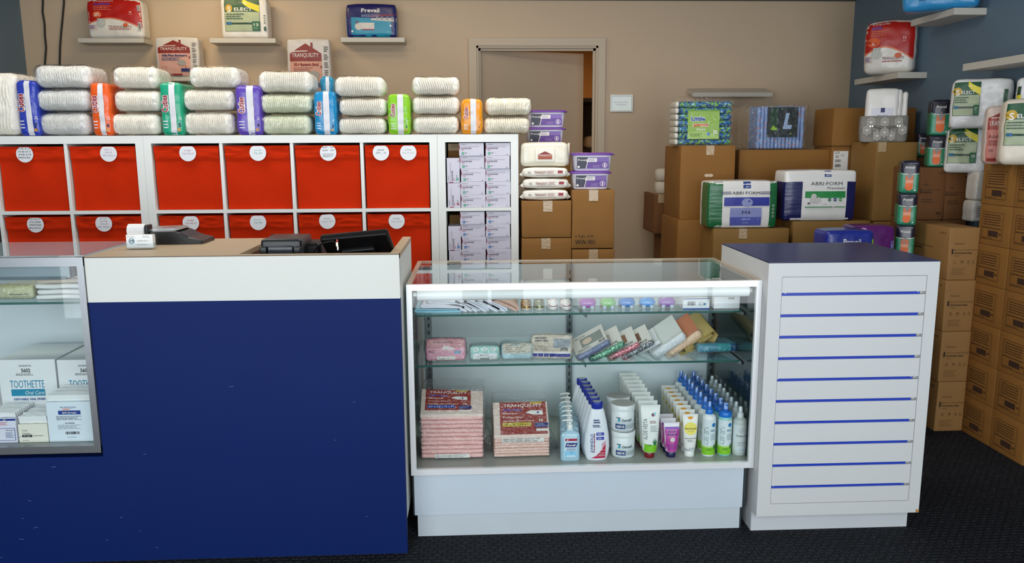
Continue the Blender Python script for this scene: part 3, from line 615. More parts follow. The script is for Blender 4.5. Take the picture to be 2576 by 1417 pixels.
mb = MB(); x, y, z = P(685, 596, Y=YCB-.04); mb.lathe([(.006, 0), (.006, .03), (.008, .033), (.007, .042), (.003, .047)], BLK, n=12)
obj('pen_cap', mb, None, (x, y, ZR+.001), label='small black upright stub behind the receipt printer', cat='pen')
bpy.data.objects['pen_cap'].scale = (1, 1, (z+.012-ZR)/.047)
# ------------------------------------------------------------------ packs on the ledges
WP = '#e6e2dc'; FOIL = lambda c, r=.32: m(c, r, coat=.25, bump=(38, .18))
def place_pack(name, lab, cat, px, Y, d, base, fn, z0=None, h=None, rz=0.0, group=None, r=.02, bulge=.012, wr=.003, seed=1, tb=.008, n=(16, 5, 14), fq=14, tilt=0.0, dx=0.0):
    cx, cz, w, hh = fr(*px, Y)
    if z0 is not None: hh = cz+hh-z0; cz = z0
    if h: hh = h
    mb, g = pack_mb(w, d, hh, base, r, bulge, wr, seed, tb, n, None, fq)
    if fn: fn(g)
    return obj(name, mb, None, (cx+dx, Y+d/2+bulge, cz+.0005), (tilt, 0, rz) if tilt else rz, label=lab, cat=cat, group=group)
RED, MAR, NAV, GRN, DGR, CRM = m('#b3170c', .35), m('#8c2a1c', .4), m('#1c1a5a', .35), m('#17522f', .4), m('#0f3a24', .4), m('#d8cfc0', .45)
WH = m('#ece9e2', .35); YEL = m('#e8d820', .4); PKG = m('#e8a088', .45); INK = m('#2a2a30', .5); BLU = m('#2438a0', .4); TEAL = m('#1f9ab8', .35)
def tranq_wave(g, size, num, over, sub):
    g.band(0.02, .98, lambda u: .52-.30*abs(u-.42)**1.6*2.2, .995, RED, 16, 10)
    g.band(.03, .97, lambda u: .50-.30*abs(u-.42)**1.6*2.2, lambda u: .53-.30*abs(u-.42)**1.6*2.2, m('#e07a50', .4), 16, 2)
    g.ell(.20, .60, .085, m('#dd5a20'), asp=1.35); g.text(size, .20, .60, .085, WH, fit=.12 if len(size) > 1 else .05, bold=.03)
    g.text(over[0], .14, .93, .035, WH, al='l', fit=.36); g.text(over[1], .14, .86, .05, m('#3a4ac0'), al='l', fit=over[2], bold=.03)
    g.lines(.14, .70, .5, .82, 3, m('#d8745a')); g.text(num, .80, .66, .045, WH, bold=.02); g.lines(.77, .59, .84, .62, 1, m('#e0a090'))
    g.rect(.20, .32, .34, .50, m('#b9bab2')); g.ell(.27, .37, .09, m('#c4c4bc'), asp=1.0)
    g.text('TRANQUILITY', .60, .29, .06, m('#7a3a34'), fit=.42, bold=0); g.lines(.40, .215, .80, .245, 1, m('#b06a5a'), .8); g.ell(.70, .335, .05, m('#d8602a'), asp=1.2, n=14)
    g.frame(.04, .22, .18, .33, .0012, m('#b04a44')); g.lines(.055, .235, .165, .32, 3, m('#8a5a90'), .6)
place_pack('diaper_pack', 'large red and white XL underwear pack on the leftmost wall shelf', 'diaper pack', (219, -2, 355, 96), YB-.18, .12, FOIL('#e3ded4'), lambda g: (tranq_wave(g, 'XL', '14', ('Premium', 'OverNight', .30), ''), g.rect(.925, .70, .975, .84, m('#cfc8c0')), g.bars(.93, .71, .97, .83, INK, 6), g.rect(.925, .2, .975, .4, m('#cfc8c0')), g.bars(.93, .22, .97, .38, INK, 6)), z0=LED['xl'][1], seed=3, r=.02, bulge=.014, wr=.006)
def sel_label(g, u0, v0, u1, v1, num, ribbon=True, small=True):
    W, H = u1-u0, v1-v0; X = lambda a: u0+a*W; Y_ = lambda b: v0+b*H
    g.rect(u0, v0, u1, v1, m('#a9b592', .4)); g.rect(u0, Y_(.62), u1, v1, GRN); g.frame(u0, v0, u1, v1, .0015, DGR)
    g.ell(X(.13), Y_(.73), .12*H, m('#c8a030'), n=16); g.text('S', X(.14), Y_(.70), .17*H, WH, bold=.02); g.text('ELECT', X(.54), Y_(.70), .10*H, WH, fit=.52*W, bold=.02)
    if ribbon: g.band(X(.52), X(1.0), lambda u: Y_(.99-.28*min(1, max(0, (u-X(.52))/(.48*W)))**.7-.10), lambda u: Y_(1.04-.22*min(1, max(0, (u-X(.52))/(.48*W)))**.7), YEL, 8, 1)
    g.poly([(X(.5), Y_(.88)), (X(.6), Y_(.9)), (X(.68), Y_(.86)), (X(.6), Y_(.87))], WH)
    g.lines(X(.05), Y_(.38), X(.6), Y_(.58), 3, m('#3f5a40')); g.rect(X(.04), Y_(.23), X(.78), Y_(.28), DGR); g.rect(X(.05), Y_(.22), X(.2), Y_(.30), m('#2a6a9a'))
    g.rect(X(.78), Y_(.02), X(1.0), Y_(.32), m('#1c6238')); g.text(num, X(.89), Y_(.22), .08*H, WH, fit=.14*W, bold=.02); g.lines(X(.81), Y_(.05), X(.97), Y_(.15), 3, m('#8ab09a'), .4)
def selpack(g):
    sel_label(g, .09, .17, .84, .96, '12'); g.rect(.92, .18, .965, .29, GRN); g.lines(.925, .35, .965, .6, 4, m('#4a5a50'))
place_pack('diaper_pack', 'white pack with a green label and yellow ribbon on the second wall shelf', 'diaper pack', (556, -3, 671, 96), YB-.17, .11, FOIL('#e6e0d6'), selpack, z0=LED['sel'][1], seed=8, r=.014, bulge=.010, wr=.005)
def breez(g):
    g.rect(.01, .60, .99, .995, NAV); g.band(.01, .99, .02, lambda u: .62-.10*u, m('#2390ae', .35), 8, 8); g.band(.50, .99, lambda u: .60-.10*u-.03+.0*u, lambda u: .62-.10*u+.14*(u-.5)*1.0+.0, m('#c9c5bc'), 8, 3)
    for i in range(4): g.rect(.60+i*.1, .53-.0*i, .635+i*.1, .62, m('#8a9098'), 1, 1)
    g.band(.48, .99, lambda u: .61+.13*(u-.48), lambda u: .635+.13*(u-.48), m('#b02030'), 6, 1)
    g.text('Prevail', .49, .80, .115, WH, fit=.36, bold=.02); g.text('BREEZERS', .49, .645, .07, m('#9aa8c8'), fit=.35)
    g.rect(.28, .25, .56, .44, m('#d8d2c8'), 3, 3); g.ell(.25, .33, .11, m('#d2ccc0'), asp=1.0); g.rect(.32, .22, .56, .25, m('#9a3a50'), 3, 1); g.ell(.22, .46, .05, m('#5a6a80')); g.ell(.88, .35, .03, WH); g.ell(.12, .18, .03, WH); g.lines(.8, .1, .95, .2, 2, m('#70c0d0'))
place_pack('diaper_pack', 'navy and turquoise pack on the wall shelf left of the door', 'diaper pack', (872, 11, 995, 94), YB-.17, .12, FOIL('#1f2268', .3), breez, z0=LED['prev'][1], seed=5, bulge=.014, wr=.004, r=.018)
def house(g, title, col, sub, body='#d9a494'):
    g.rect(.07, .03, .80, .74, m(body, .45)); g.band(.07, .80, .735, lambda u: .74+.17*(1-abs(u-.435)/.365), MAR, 12, 4); g.rect(.07, .60, .80, .74, MAR); g.rect(.56, .84, .61, .92, MAR)
    g.text('TRANQUILITY', .43, .71, .075, WH, fit=.62, bold=.0); g.lines(.14, .765, .5, .79, 1, WH, .7); g.text(title, .44, .545, .05, m(col), fit=.58, bold=.04); g.lines(.15, .41, .62, .50, 3, m(sub))
    g.ell(.60, .36, .07, m('#a8a49c'), asp=1.6); g.text('8', .69, .26, .05, MAR); g.rect(.58, .13, .78, .21, m('#1e2a6a')); g.frame(.13, .15, .25, .25, .0012, MAR); g.rect(.07, .03, .60, .075, MAR); g.poly([(.77, .47), (.81, .50), (.77, .53)], MAR)
    for i in range(5): g.lines(.86, .2+i*.14, .96, .31+i*.14, 3, m('#4a4a48'), .5, i)
place_pack('diaper_pack', 'pale red and white pack standing behind the clear bags, left of the two alike', 'diaper pack', (392, 95, 499, 194), YB-.17, .10, FOIL('#d9d2ca'), lambda g: house(g, 'AIR-Plus Bariatric', '#23306a', '#4a5a80'), z0=LED['air'][1], seed=11, r=.013, bulge=.009, wr=.005)
place_pack('diaper_pack', 'orange-red and white pack behind the clear bags, right of the two alike', 'diaper pack', (724, 99, 830, 238), YB-.17, .10, FOIL('#d9d2ca'), lambda g: house(g, 'XL+ Bariatric Brief', '#8c2a1c', '#b06a5a', '#dba08a'), z0=LED['bar'][1], seed=13, r=.013, bulge=.009, wr=.005)
# packs on the blue wall's shelves
mb, g = pack_mb(.27, .12, .31, FOIL('#e3ded4'), .035, .02, .006, 21, .01); tranq_wave(g, 'L', '12', ('All-Through-the-Night', 'ATN', .20), ''); q = P(2247, 188, Y=RA[1])
obj('diaper_pack', mb, None, (XR-.15, RA[1]-.11, RA[2]+.001), math.radians(-36), label='red and white L pack standing on the lower shelf of the blue wall', cat='diaper pack')
mb, g = pack_mb(.36, .12, .30, FOIL('#2f8fc8'), .03, .02, .006, 23, .01); g.text('22', .28, .30, .13, m('#123a6a'), fit=.12, bold=.03); g.ell(.68, .36, .11, m('#2a6ab0')); g.lines(.24, .16, .34, .20, 1, m('#124a7a'))
obj('diaper_pack', mb, None, (XR-.19, RB[1]-.10, RB[2]+.001), math.radians(-36), label='light blue pack on the highest shelf of the blue wall, cut by the frame', cat='diaper pack')
# ------------------------------------------------------------------ clear bags of diapers and coloured packs on the cube shelves
YD = YS+.0
def bag_mb(w, d, h, seed, nf, tint, side):
    """a stack of folded diapers: pleated front, in a clear bag"""
    r = random.Random(seed); mb = MB(); ph = [r.uniform(-.35, .35) for _ in range(nf+3)]; lean = r.uniform(-.35, .35)
    def wp(x, y, z):
        fz = max(0, 1-(2*z/h)**2); fx = max(0, 1-(2*x/w)**4)
        t = (x+lean*z*.35+.006*math.sin(z*40+seed))/w*nf+nf/2; i = max(0, min(nf, int(t))); s_ = abs(math.sin(PI*(t+ph[i]*.35*math.sin(PI*(t-int(t))))))
        pl = (s_**.5-1)*.022 if y < 0 else 0
        nz = .003*noise.noise(Vector((x*30+seed, z*22, seed)))
        k = -y/(d/2)
        y2 = y-(.020*fz**.6*fx*k+(pl+nz)*fx*k if y < 0 else 0)
        top = (s_**.6-1)*.003
        return (x*(1+.03*fz), y2, z+(.005*noise.noise(Vector((x*14, y*9, seed)))+top)*(2*z/h))
    mb.rbox(w, d, h, min(.034, h*.33), m('#eae6da', .7, bump=(60, .25)), (nf*6, 6, 9), 4, wp); return mb
def film_mb(w, d, h, seed, tailx, mat):
    mb = MB(); W = w+.002; D = d+.028; Hh = h+.010
    def wp(x, y, z):
        n = noise.noise(Vector((x*17+seed, z*24, y*8)))+.5*noise.noise(Vector((x*40, z*45+seed, y*20)))
        fz = max(0, 1-(2*z/Hh)**2); fx = max(0, 1-(2*x/W)**4)
        return (x*(1+.03*fz)+(tailx if y > 0 and abs(z) < 9 else 0)*max(0, y/(D/2))+.003*n, y+(y/(D/2))*(.020*fz**.6*fx+.004*n), z*(1+.02*fx)+.0015*n)
    mb.rbox(W, D, Hh, min(.036, Hh*.32), mat, (26, 10, 12), 4, wp); return mb
BAGS = []
def clear_bag(px, lab, seed, nf, tint='#ffffff', side=None, z0=None, d=.26, Y=None):
    Y = Y or YD; cx, cz, w, h = fr(*px, Y)
    if z0 is not None: h = cz+h-z0; cz = z0
    t = thing('bagged_diapers', lab, 'diapers', (cx, Y+d/2, cz+.0055), math.radians(((seed*37) % 5)-2), 'clear bags of folded diapers')
    obj('folded_diapers', bag_mb(w-.028, d-.03, h-.012, seed, nf, tint, side), t)
    tn = srgb(tint); fm = clear('bag_film', tuple(.75+.25*c for c in tn), .12, 1.45, .03, (26, .8), 1.1) if tint != '#ffffff' else FILM
    obj('bag', film_mb(w-.014, d-.03, h-.012, seed, .0, fm), t, (0, 0, -.005)); return cz+h
def stack(rows, labs, seed, nf, tints):
    z = ZK
    for i, px in enumerate(rows): z = clear_bag(px, labs[i], seed+i, nf, tints[i] if isinstance(tints, list) else tints, None, z+.001)
LV = ['bottom', 'middle', 'top']
def labs3(s, n=3): return [f'clear bag of folded diapers, {"top" if i == n-1 else LV[i]} of {s}' for i in range(n)]
stack([(88, 281, 228, 340), (78, 222, 227, 281), (74, 160, 226, 222)], labs3('the pile right of the blue pack'), 10, 24, ['#c8d4ea', '#c8d8f0', '#d0dcf0'])
stack([(269, 282, 405, 340), (275, 224, 406, 282), (270, 163, 396, 224)], labs3('the pile right of the orange pack'), 20, 25, '#ffffff')
stack([(452, 279, 592, 339), (450, 222, 592, 279), (464, 163, 602, 222)], labs3('the pile right of the jade pack'), 30, 27, '#ffffff')
stack([(650, 286, 788, 338), (645, 234, 788, 286), (640, 175, 786, 234)], labs3('the pile right of the purple pack'), 40, 26, ['#d8f0c8', '#d8f0c8', '#ffffff'])
stack([(845, 293, 977, 338), (845, 244, 977, 293), (833, 188, 970, 244)], labs3('the pile right of the turquoise packs'), 50, 23, '#ffffff')
stack([(1034, 289, 1161, 338), (1031, 240, 1161, 289), (1029, 189, 1159, 240)], labs3('the pile right of the lime pack'), 60, 21, '#ffffff')
stack([(1214, 292, 1340, 340), (1216, 242, 1343, 292)], labs3('the low pile above the glove boxes', 2), 70, 20, ['#f6f0dc', '#f6f0dc'])
clear_bag((-75, 178, 46, 340), 'tall clear bag of diapers at the left edge of the picture', 81, 14, '#ffffff', None, ZK+.001, .3)
def cuties(px, col, band, lab, num, cnt, seed, lean=0.0, Y=None, z0=None, d=.20):
    Y = Y or YD-.005
    def fn(g):
        g.rect(.44, .01, .70, .99, m('#dcdce0', .4), 3, 18)
        g.text('Cuties', .215, .52, .20*2.0*.5, WH, rot=PI/2, fit=.50, bold=.10) if False else None
        vs = g; g.text('Cuties', .22, .60, .125, WH, rot=PI/2, fit=.33, bold=.09); g.text('Cuties', .22, .60, .115, m('#9a1430', .4), rot=PI/2, fit=.315, bold=.03)
        g.text(num, .83, .20, .07, m('#1e2a4a'), bold=.04); g.text(cnt, .86, .33, .05, WH, rot=PI/2); g.lines(.12, .12, .34, .30, 3, m('#e0e4ea'), .35, 2, .1); g.ell(.80, .11, .03, m('#c89040'))
    place_pack('diaper_pack', lab, 'diaper pack', px, Y, d, FOIL(col, .28), fn, z0=(z0 or ZK)+.0005, seed=seed, r=.018, bulge=.006, wr=.005, tb=.004, n=(8, 8, 20), group='coloured baby diaper packs', fq=18)
cuties((42, 204, 94, 340), '#2c3fae', 0, 'royal blue diaper pack, leftmost of the coloured packs', '7', '20', 1)
cuties((228, 210, 276, 340), '#e85a12', 0, 'orange diaper pack standing between two piles of clear bags', '6', '23', 2)
cuties((403, 209, 458, 339), '#17a078', 0, 'jade green diaper pack standing between clear bags', '5', '27', 3)
cuties((594, 216, 657, 342), '#5c3fae', 0, 'purple diaper pack standing between clear bags', '4', '31', 4)
cuties((790, 231, 845, 344), '#128ac2', 0, 'turquoise blue diaper pack, the front one with number 36', '3', '36', 5)
cuties((807, 194, 840, 344), '#0f86ae', 0, 'second turquoise pack, standing behind the front one', '3', '', 6, Y=YD+.20)
cuties((976, 238, 1031, 341), '#86c81e', 0, 'lime green diaper pack standing between clear bags', '2', '42', 7)
cuties((1161, 250, 1213, 340), '#e69410', 0, 'amber yellow diaper pack, rightmost of the coloured packs', '1', '50', 8)
# ------------------------------------------------------------------ glove boxes in the narrow unit
GW, GH, GD = .1265, .0655, .24; GX = UX3+.039
gm = m('#cfccda', .35, var=(6, .02)); gi = m('#4a4450', .5)
def glove_print(g, col, let):
    g.rect(0, .52, .035, .84, m('#8a2848')); g.text('MCKESSON', .075, .875, .075, gi, al='l', fit=.22, bold=.02); g.text('Stretch Vinyl Exam Gloves', .075, .73, .10, m('#8a8694'), al='l', fit=.74)
    g.text('POWDER-FREE', .075, .585, .10, m('#5a3a50'), al='l', fit=.42, bold=.03); g.lines(.075, .43, .2, .49, 1, m('#b04a6a'), .8); g.rect(.10, .10, .20, .29, m(col)); g.text(let, .15, .195, .10, WH, bold=.03); g.text('100', .27, .23, .08, gi, bold=.03); g.text('5', .40, .23, .07, gi); g.lines(.84, .06, .94, .15, 2, m('#6a6a72'), .5)
def glove_mesh(col, let, seed=0):
    mb = MB(); mb.rbox(GW, GD, GH, .0015, gm, k=1, smooth=False, c=(0, GD/2, 0)); glove_print(front(mb, GW, GH), col, let); return mb.mesh('glove_box')
gmesh = {k: glove_mesh(c, l) for k, (c, l) in dict(g=('#1f9a78', 'M'), b=('#1a68b0', 'L'), r=('#a02a58', 'S')).items()}
t_ = {'g': 'green', 'b': 'blue', 'r': 'pink'}
RN = ['topmost', 'second from top', 'third from top', 'fourth from top', 'lowest']
xa, xb = GX+.335-.0015-GW*1.5-.004, GX+.335-GW/2-.003
for row, key, cell in ((0, 'g', 'top cell'), (1, 'b', 'second cell')):
    for c, x in ((0, xa), (1, xb)):
        for i in range(5):
            jx = ((i*7+c*3+row*5) % 5-2)*.0011-(.003 if i < 2 and c == 0 else 0)
            o = obj('glove_box', gmesh[key], None, (x+jx, YS+.006+((i*3+c) % 4)*.002, ROWZ[row]+.0006+(4-i)*(GH+.0006)), label=f'white glove box with a {t_[key]} square, {RN[i]}, {"right" if c else "middle"} column of the {cell}', cat='glove box', group='glove boxes in the narrow unit')
def upright(x, z, key, lab):
    o = obj('glove_box', gmesh[key], None, (x+GH, YS+.008, z), (0, -PI/2, 0), label=lab, cat='glove box', group='glove boxes in the narrow unit'); return o
ux = GX+.008
upright(ux+.001, ROWZ[0]+.0006+GW/2, 'r', 'upright glove box with a pink square, at the left of the top cell'); upright(ux-.001, ROWZ[0]+GW*1.5+.0015, 'g', 'upright glove box with a green square, on the pink one in the top cell')
upright(ux+.002, ROWZ[1]+.0006+GW/2, 'b', 'lower upright glove box at the left of the second cell'); upright(ux+.0, ROWZ[1]+GW*1.5+.0015, 'b', 'upper upright glove box with a blue square, left of the second cell')
mb = MB(); mb.rbox(.076, .22, .289, .001, KRAFT, k=1, smooth=False); obj('carton', mb, None, (ux+.04, YS+.26, ROWZ[0]+.0005), label='plain cardboard box deep in the top cell behind the upright glove boxes', cat='box')
mb = MB(); mb.rbox(.072, .10, .038, .001, m('#c2a882', .7), k=1, smooth=False); g = front(mb, .072, .038, -.05); g.lines(.25, .4, .9, .9, 3, m('#8a6a48')); g.text('1', .12, .25, .2, m('#5a3020')); obj('carton', mb, None, (ux+.038, YS+.205, ROWZ[0]+.2902), label='small tan box on cardboard at the top left of the top cell', cat='box')
mb = MB(); mb.rbox(.074, .2, .30, .001, KRAFTL, k=1, smooth=False); obj('carton', mb, None, (ux+.04, YS+.27, ROWZ[1]+.0005), label='plain cardboard box deep in the second cell behind the upright glove boxes', cat='box')
mb = MB(); mb.rbox(.29, .30, .26, .001, KRAFT, k=1, smooth=False); obj('carton', mb, None, (GX+.167, YS+.18, ROWZ[2]+.0005), label='cardboard carton in the third cell, seen faintly through the showcase', cat='box')
# ------------------------------------------------------------------ wipes, tubs and cartons right of the cube shelves
def carton_mb(w, d, h, mat, tape=None, seed=0, left=True, flap=True):
    mb = MB(); r = random.Random(seed); wp = lambda x, y, z: (x+(x/(w/2))*.002*math.sin(z*9+seed), y+(y/(d/2))*(.003*max(0, 1-(2*x/w)**2)*max(0, 1-(2*z/h)**2)), z)
    mb.rbox(w, d, h, .003, mat, (6, 6, 6), 2, wp); g = front(mb, w, h, -d/2-.0035)
    if flap: mb.box(-w/2+.004, -.0012, h, w/2-.004, .0012, h+.0006, m('#5a3a20', .9))
    if tape:
        mb.box(-.024+tape, -d/2, h, .024+tape, d/2, h+.0008, TAPE); g.rect(.5+(tape-.024)/w, 1-.055/h, .5+(tape+.024)/w, 1.0, TAPE)
    return mb, g
def carton(px, Y, d, lab, mat=KRAFT, z0=None, tape=.0001, fn=None, seed=0, rz=0.0, cat='box', name='carton', group=None, h=None):
    cx, cz, w, hh = fr(*px, Y)
    if z0 is not None: hh = cz+hh-z0; cz = z0
    if h: cz = cz+hh-h; hh = h
    mb, g = carton_mb(w-.002, d, hh-.0015, mat, tape, seed)
    if fn: fn(g)
    obj(name, mb, None, (cx, Y+d/2, cz), rz, label=lab, cat=cat, group=group); return cx, cz, w, hh
YK = 4.10
def fill(cx, w, Y, d, ztop, n, lab, mat=KRAFT, tape=.0001):
    """cartons down to the floor under a stack"""
    h = ztop/n
    for i in range(n):
        mb, g = carton_mb(w-.004, d, h-.0015, mat, tape, i+3); obj('carton', mb, None, (cx, Y+d/2, i*h), label=lab+', '+(['lowest', 'second from the floor', 'third from the floor', 'fourth from the floor'][i] if n > 1 else 'on the floor'), cat='box')
a = carton((1313, 505, 1437, 598), YK, .30, 'upper of the two tan cartons under the flat wipes packs', seed=1, tape=.006); b = carton((1313, 599, 1437, 690), YK, .30, 'carton right under the upper one, beside the cube shelves', z0=a[1]-a[3]-.001, h=a[3], seed=2, tape=-.004)
fill(a[0], a[2], YK, .30, a[1]-a[3]-.001, 4, 'plain carton beside the cube shelves')
def tubs96(g):
    for s_, v, hh, f in (('6 Tubs of 96', .215, .052, .44), ('WW-901', .115, .085, .46)): g.text(s_, .08, v, hh, m('#1c1410', .7), al='l', fit=f)
a2 = carton((1438, 478, 1546, 625), YK, .30, 'tall carton marked 6 Tubs of 96 WW-901', fn=tubs96, seed=4); z = a2[1]
a3 = carton((1438, 627, 1546, 700), YK, .30, 'tall carton under the one marked WW-901', z0=z-a2[3]-.001, h=a2[3], seed=5); fill(a2[0], a2[2], YK, .30, z-a2[3]-.001, 2, 'tall carton in the pile beside the door path')
def wipes_flat(px, z0, lab, seed):
    cx, cz, w, h = fr(*px, YK+.01); t = thing('wipes_pack', lab, 'wipes', (cx, YK+.10, z0+.0008), math.radians(seed*2-3), 'flat packs of cleansing wipes'); H = cz+h-z0
    mb = MB(); W = w*.93
    def wp(x, y, z): n = noise.noise(Vector((x*20+seed*5, y*15, z*30))); f = max(0, 1-(2*x/W)**2)**.4; return (x, y*(1+.04*f)+.002*n, z*(.62+.38*f)+.0015*n)
    mb.rbox(W, .17, H-.004, .018, m('#e9e4d6', .3, coat=.3, bump=(30, .25)), (14, 6, 3), 3, wp)
    S = lambda a, b, k: (a-W/2, -.0892*(1+.0)-k-.0015+.012*abs((a-W/2)/(W/2))**6, b+.0); g = G(mb, S, W, H-.004)
    g.text('50', .16, .5, .20, m('#5a4a48'), bold=.01); g.text('TRANQUILITY', .40, .52, .22, m('#8a4a48'), fit=.26, bold=.02); g.lines(.55, .38, .72, .68, 3, m('#9a5a5a')); g.rect(.78, .42, .89, .68, m('#a02a38')); g.lines(.3, .22, .75, .28, 1, m('#a09088'), .8)
    obj('packet', mb, t, (0, 0, .001))
    for s_ in (-1, 1):
        mb = MB(); x0 = s_*W/2; r_ = [(x0-s_*.006, -.07, .004), (x0-s_*.006, .07, .004), (x0-s_*.006, .07, H*.62), (x0-s_*.006, -.07, H*.62)]; r2 = [(x0+s_*.012, -.075, H*.24), (x0+s_*.012, .075, H*.24), (x0+s_*.012, .075, H*.30), (x0+s_*.012, -.075, H*.30)]
        if s_ < 0: r_.reverse(); r2.reverse()
        mb.loft([r_, r2], m('#e3dece', .35)); obj('seal', mb, t)
    mb = MB(); mb.rbox(.10, .06, .003, .001, m('#efece2', .3), c=(0, -.01, H-.0075)); obj('lid', mb, t); return z0+H
z = a[1]+a[3]
z = wipes_flat((1311, 476, 1435, 504), z, 'flat white wipes pack, lowest of three on the tan carton', 1); z = wipes_flat((1311, 448, 1435, 477), z, 'flat white wipes pack, middle of three on the tan carton', 2); z = wipes_flat((1311, 420, 1435, 449), z, 'flat white wipes pack, highest of three under the upright one', 0)
cx, cz, w, h = fr(1312, 360, 1430, 421, YK+.02)
t = thing('wipes_pack', 'cream wipes pack propped upright with its flip lid to the front', 'wipes', (cx, YK+.10, z+.001), 0, 'packs of cleansing wipes'); H = cz+h-z
mb, g = pack_mb(w, .13, H, m('#e9e3cf', .3, coat=.3, bump=(24, .3)), .022, .008, .004, 31, .004); obj('packet', mb, t)
mb = MB(); mb.rbox(w*.42, .006, H*.56, .0028, m('#efeada', .3), c=(0, -.078, H*.20)); ld_ = obj('lid', mb, t)
mb = MB(); g = front(mb, w*.3, H*.34, -.0822, -w*.15, H*.31); g.rect(.0, .0, 1, .60, m('#b05a40')); g.poly([(-.02, .58), (.5, .98), (1.02, .58)], m('#8a2420')); g.text('TRANQUILITY', .5, .52, .24, WH, fit=.95); g.text('Cleansing Wipes', .5, .16, .13, m('#6a2018'), fit=.8); mb.box(-w*.15, -.0822, H*.31, w*.15, -.0815, H*.5, m('#8a2420')); obj('logo', mb, ld_)
mb = MB(); mb.loft([[(w*.49, -.05, H*.05), (w*.49, .05, H*.05), (w*.49, .05, H*.9), (w*.49, -.05, H*.9)], [(w*.54, -.03, H*.1), (w*.54, .03, H*.1), (w*.55, .03, H*1.0), (w*.55, -.03, H*1.0)]], m('#e3dece', .35)); obj('seal', mb, t)
def tub(px, z0, lab, Y, hexl='#6a3a9a'):
    cx, cz, w, h = fr(*px, Y); t = thing('wipes_tub', lab, 'tub', (cx, Y+.075, z0+.0008), 0, 'purple-lidded wipes tubs'); H = cz+h-z0; W = w*.93; D = .145
    body = m('#ded9e2', .3); rg = lambda sx, z_: ring(W/2*sx, D/2*sx, z_, 32, 6)
    mb = MB(); mb.loft([rg(.84, 0), rg(.88, .004), rg(.95, H*.84), rg(.95, H*.86)], body)
    S = lambda a_, b_, k: (a_-W*.40, -D/2*(.885+.062*(b_/(H*.84)+.08))-k-.0004, b_+H*.08); g = G(mb, S, W*.80, H*.70)
    g.rect(.02, .06, .98, .95, m('#5a2c8e', .35), 4, 2); g.rect(.60, .62, .98, .95, m('#7a58aa', .35), 2, 1); g.poly([(.02, .06), (.28, .06), (.37, .95), (.02, .95)], m('#1c1a36', .35)); g.poly([(.28, .06), (.30, .06), (.39, .95), (.37, .95)], WH); g.poly([(.30, .58), (.62, .58), (.62, .90), (.35, .90)], WH); g.lines(.36, .62, .60, .86, 3, m('#9a8ab0'))
    g.text('Prevail', .18, .74, .15, WH, fit=.27, bold=.01); g.ell(.07, .2, .09, WH, asp=1); g.ell(.86, .33, .2, WH); g.ell(.86, .33, .17, m('#6b3a9c', .35)); g.ell(.86, .40, .05, WH); g.rect(.84, .2, .88, .37, WH); g.lines(.5, .12, .76, .34, 3, m('#a98ac8'))
    obj('tub_body', mb, t); mb = MB(); lid = m(hexl, .25); rl = lambda sx, z_: ring(w/2*sx, (D/2+.006)*sx, z_, 32, 6)
    mb.loft([rl(.97, H*.84), rl(1, H*.86), rl(1, H*.90), rl(.96, H*.92), rl(.90, H*.965), rl(.5, H*.985)], lid); obj('lid', mb, t, label='purple lid'); return z0+H*.986
zt_ = a2[1]+a2[3]; zt_ = tub((1434, 430, 1541, 478), zt_, 'purple-lidded wipes tub, lower of the pair on the WW-901 carton', YK+.03); tub((1436, 384, 1548, 431), zt_, 'purple-lidded wipes tub, upper of the pair on the WW-901 carton', YK+.035)
YT2 = YK+.31; cx, cz, w, h = fr(1322, 362, 1440, 480, YT2); nb = 4
for i in range(nb):
    mb, g = carton_mb(.24, .25, (cz+h-.0)/nb-.002, KRAFT, .0001, i); obj('carton', mb, None, (cx, YT2+.13, i*(cz+h)/nb), label='plain carton behind the wipes packs, carrying the two rear tubs, '+['lowest', 'second from the floor', 'third from the floor', 'topmost'][i], cat='box')
zt_ = cz+h; zt_ = tub((1318, 320, 1426, 363), zt_, 'purple-lidded wipes tub behind the wipes packs, lower of two', YT2+.02); tub((1321, 276, 1429, 321), zt_, 'purple-lidded wipes tub, upper of two beside the diaper bags', YT2+.025)
# ------------------------------------------------------------------ inside the free showcase
ZB = ZD+.0008
def row_of(first, lab, pxf, pxl, n, ztop, Y0=2.87, pitch=None, jit=.002, half=.03, last=True):
    """copies of the front item set in a row running back; the front at pixel pxf, the last one's top at pixel pxl"""
    xf = P(pxf[0], pxf[1], Y=Y0)[0]
    q = P(pxl[0], pxl[1], Z=ztop) if pxl else None; yl = min(q[1], YGB-.055-half) if q else Y0+pitch*(n-1); xl = P(pxl[0], pxl[1], Y=yl)[0] if q else xf
    first.location = (xf, Y0, ZB); r = random.Random(n+int(pxf[0]))
    for i in range(1, n):
        f = i/(n-1); dup(first, (xf+(xl-xf)*f+r.uniform(-jit, jit), Y0+(yl-Y0)*f, ZB), lab(ORD[i] if i < n-1 else 'rearmost'))
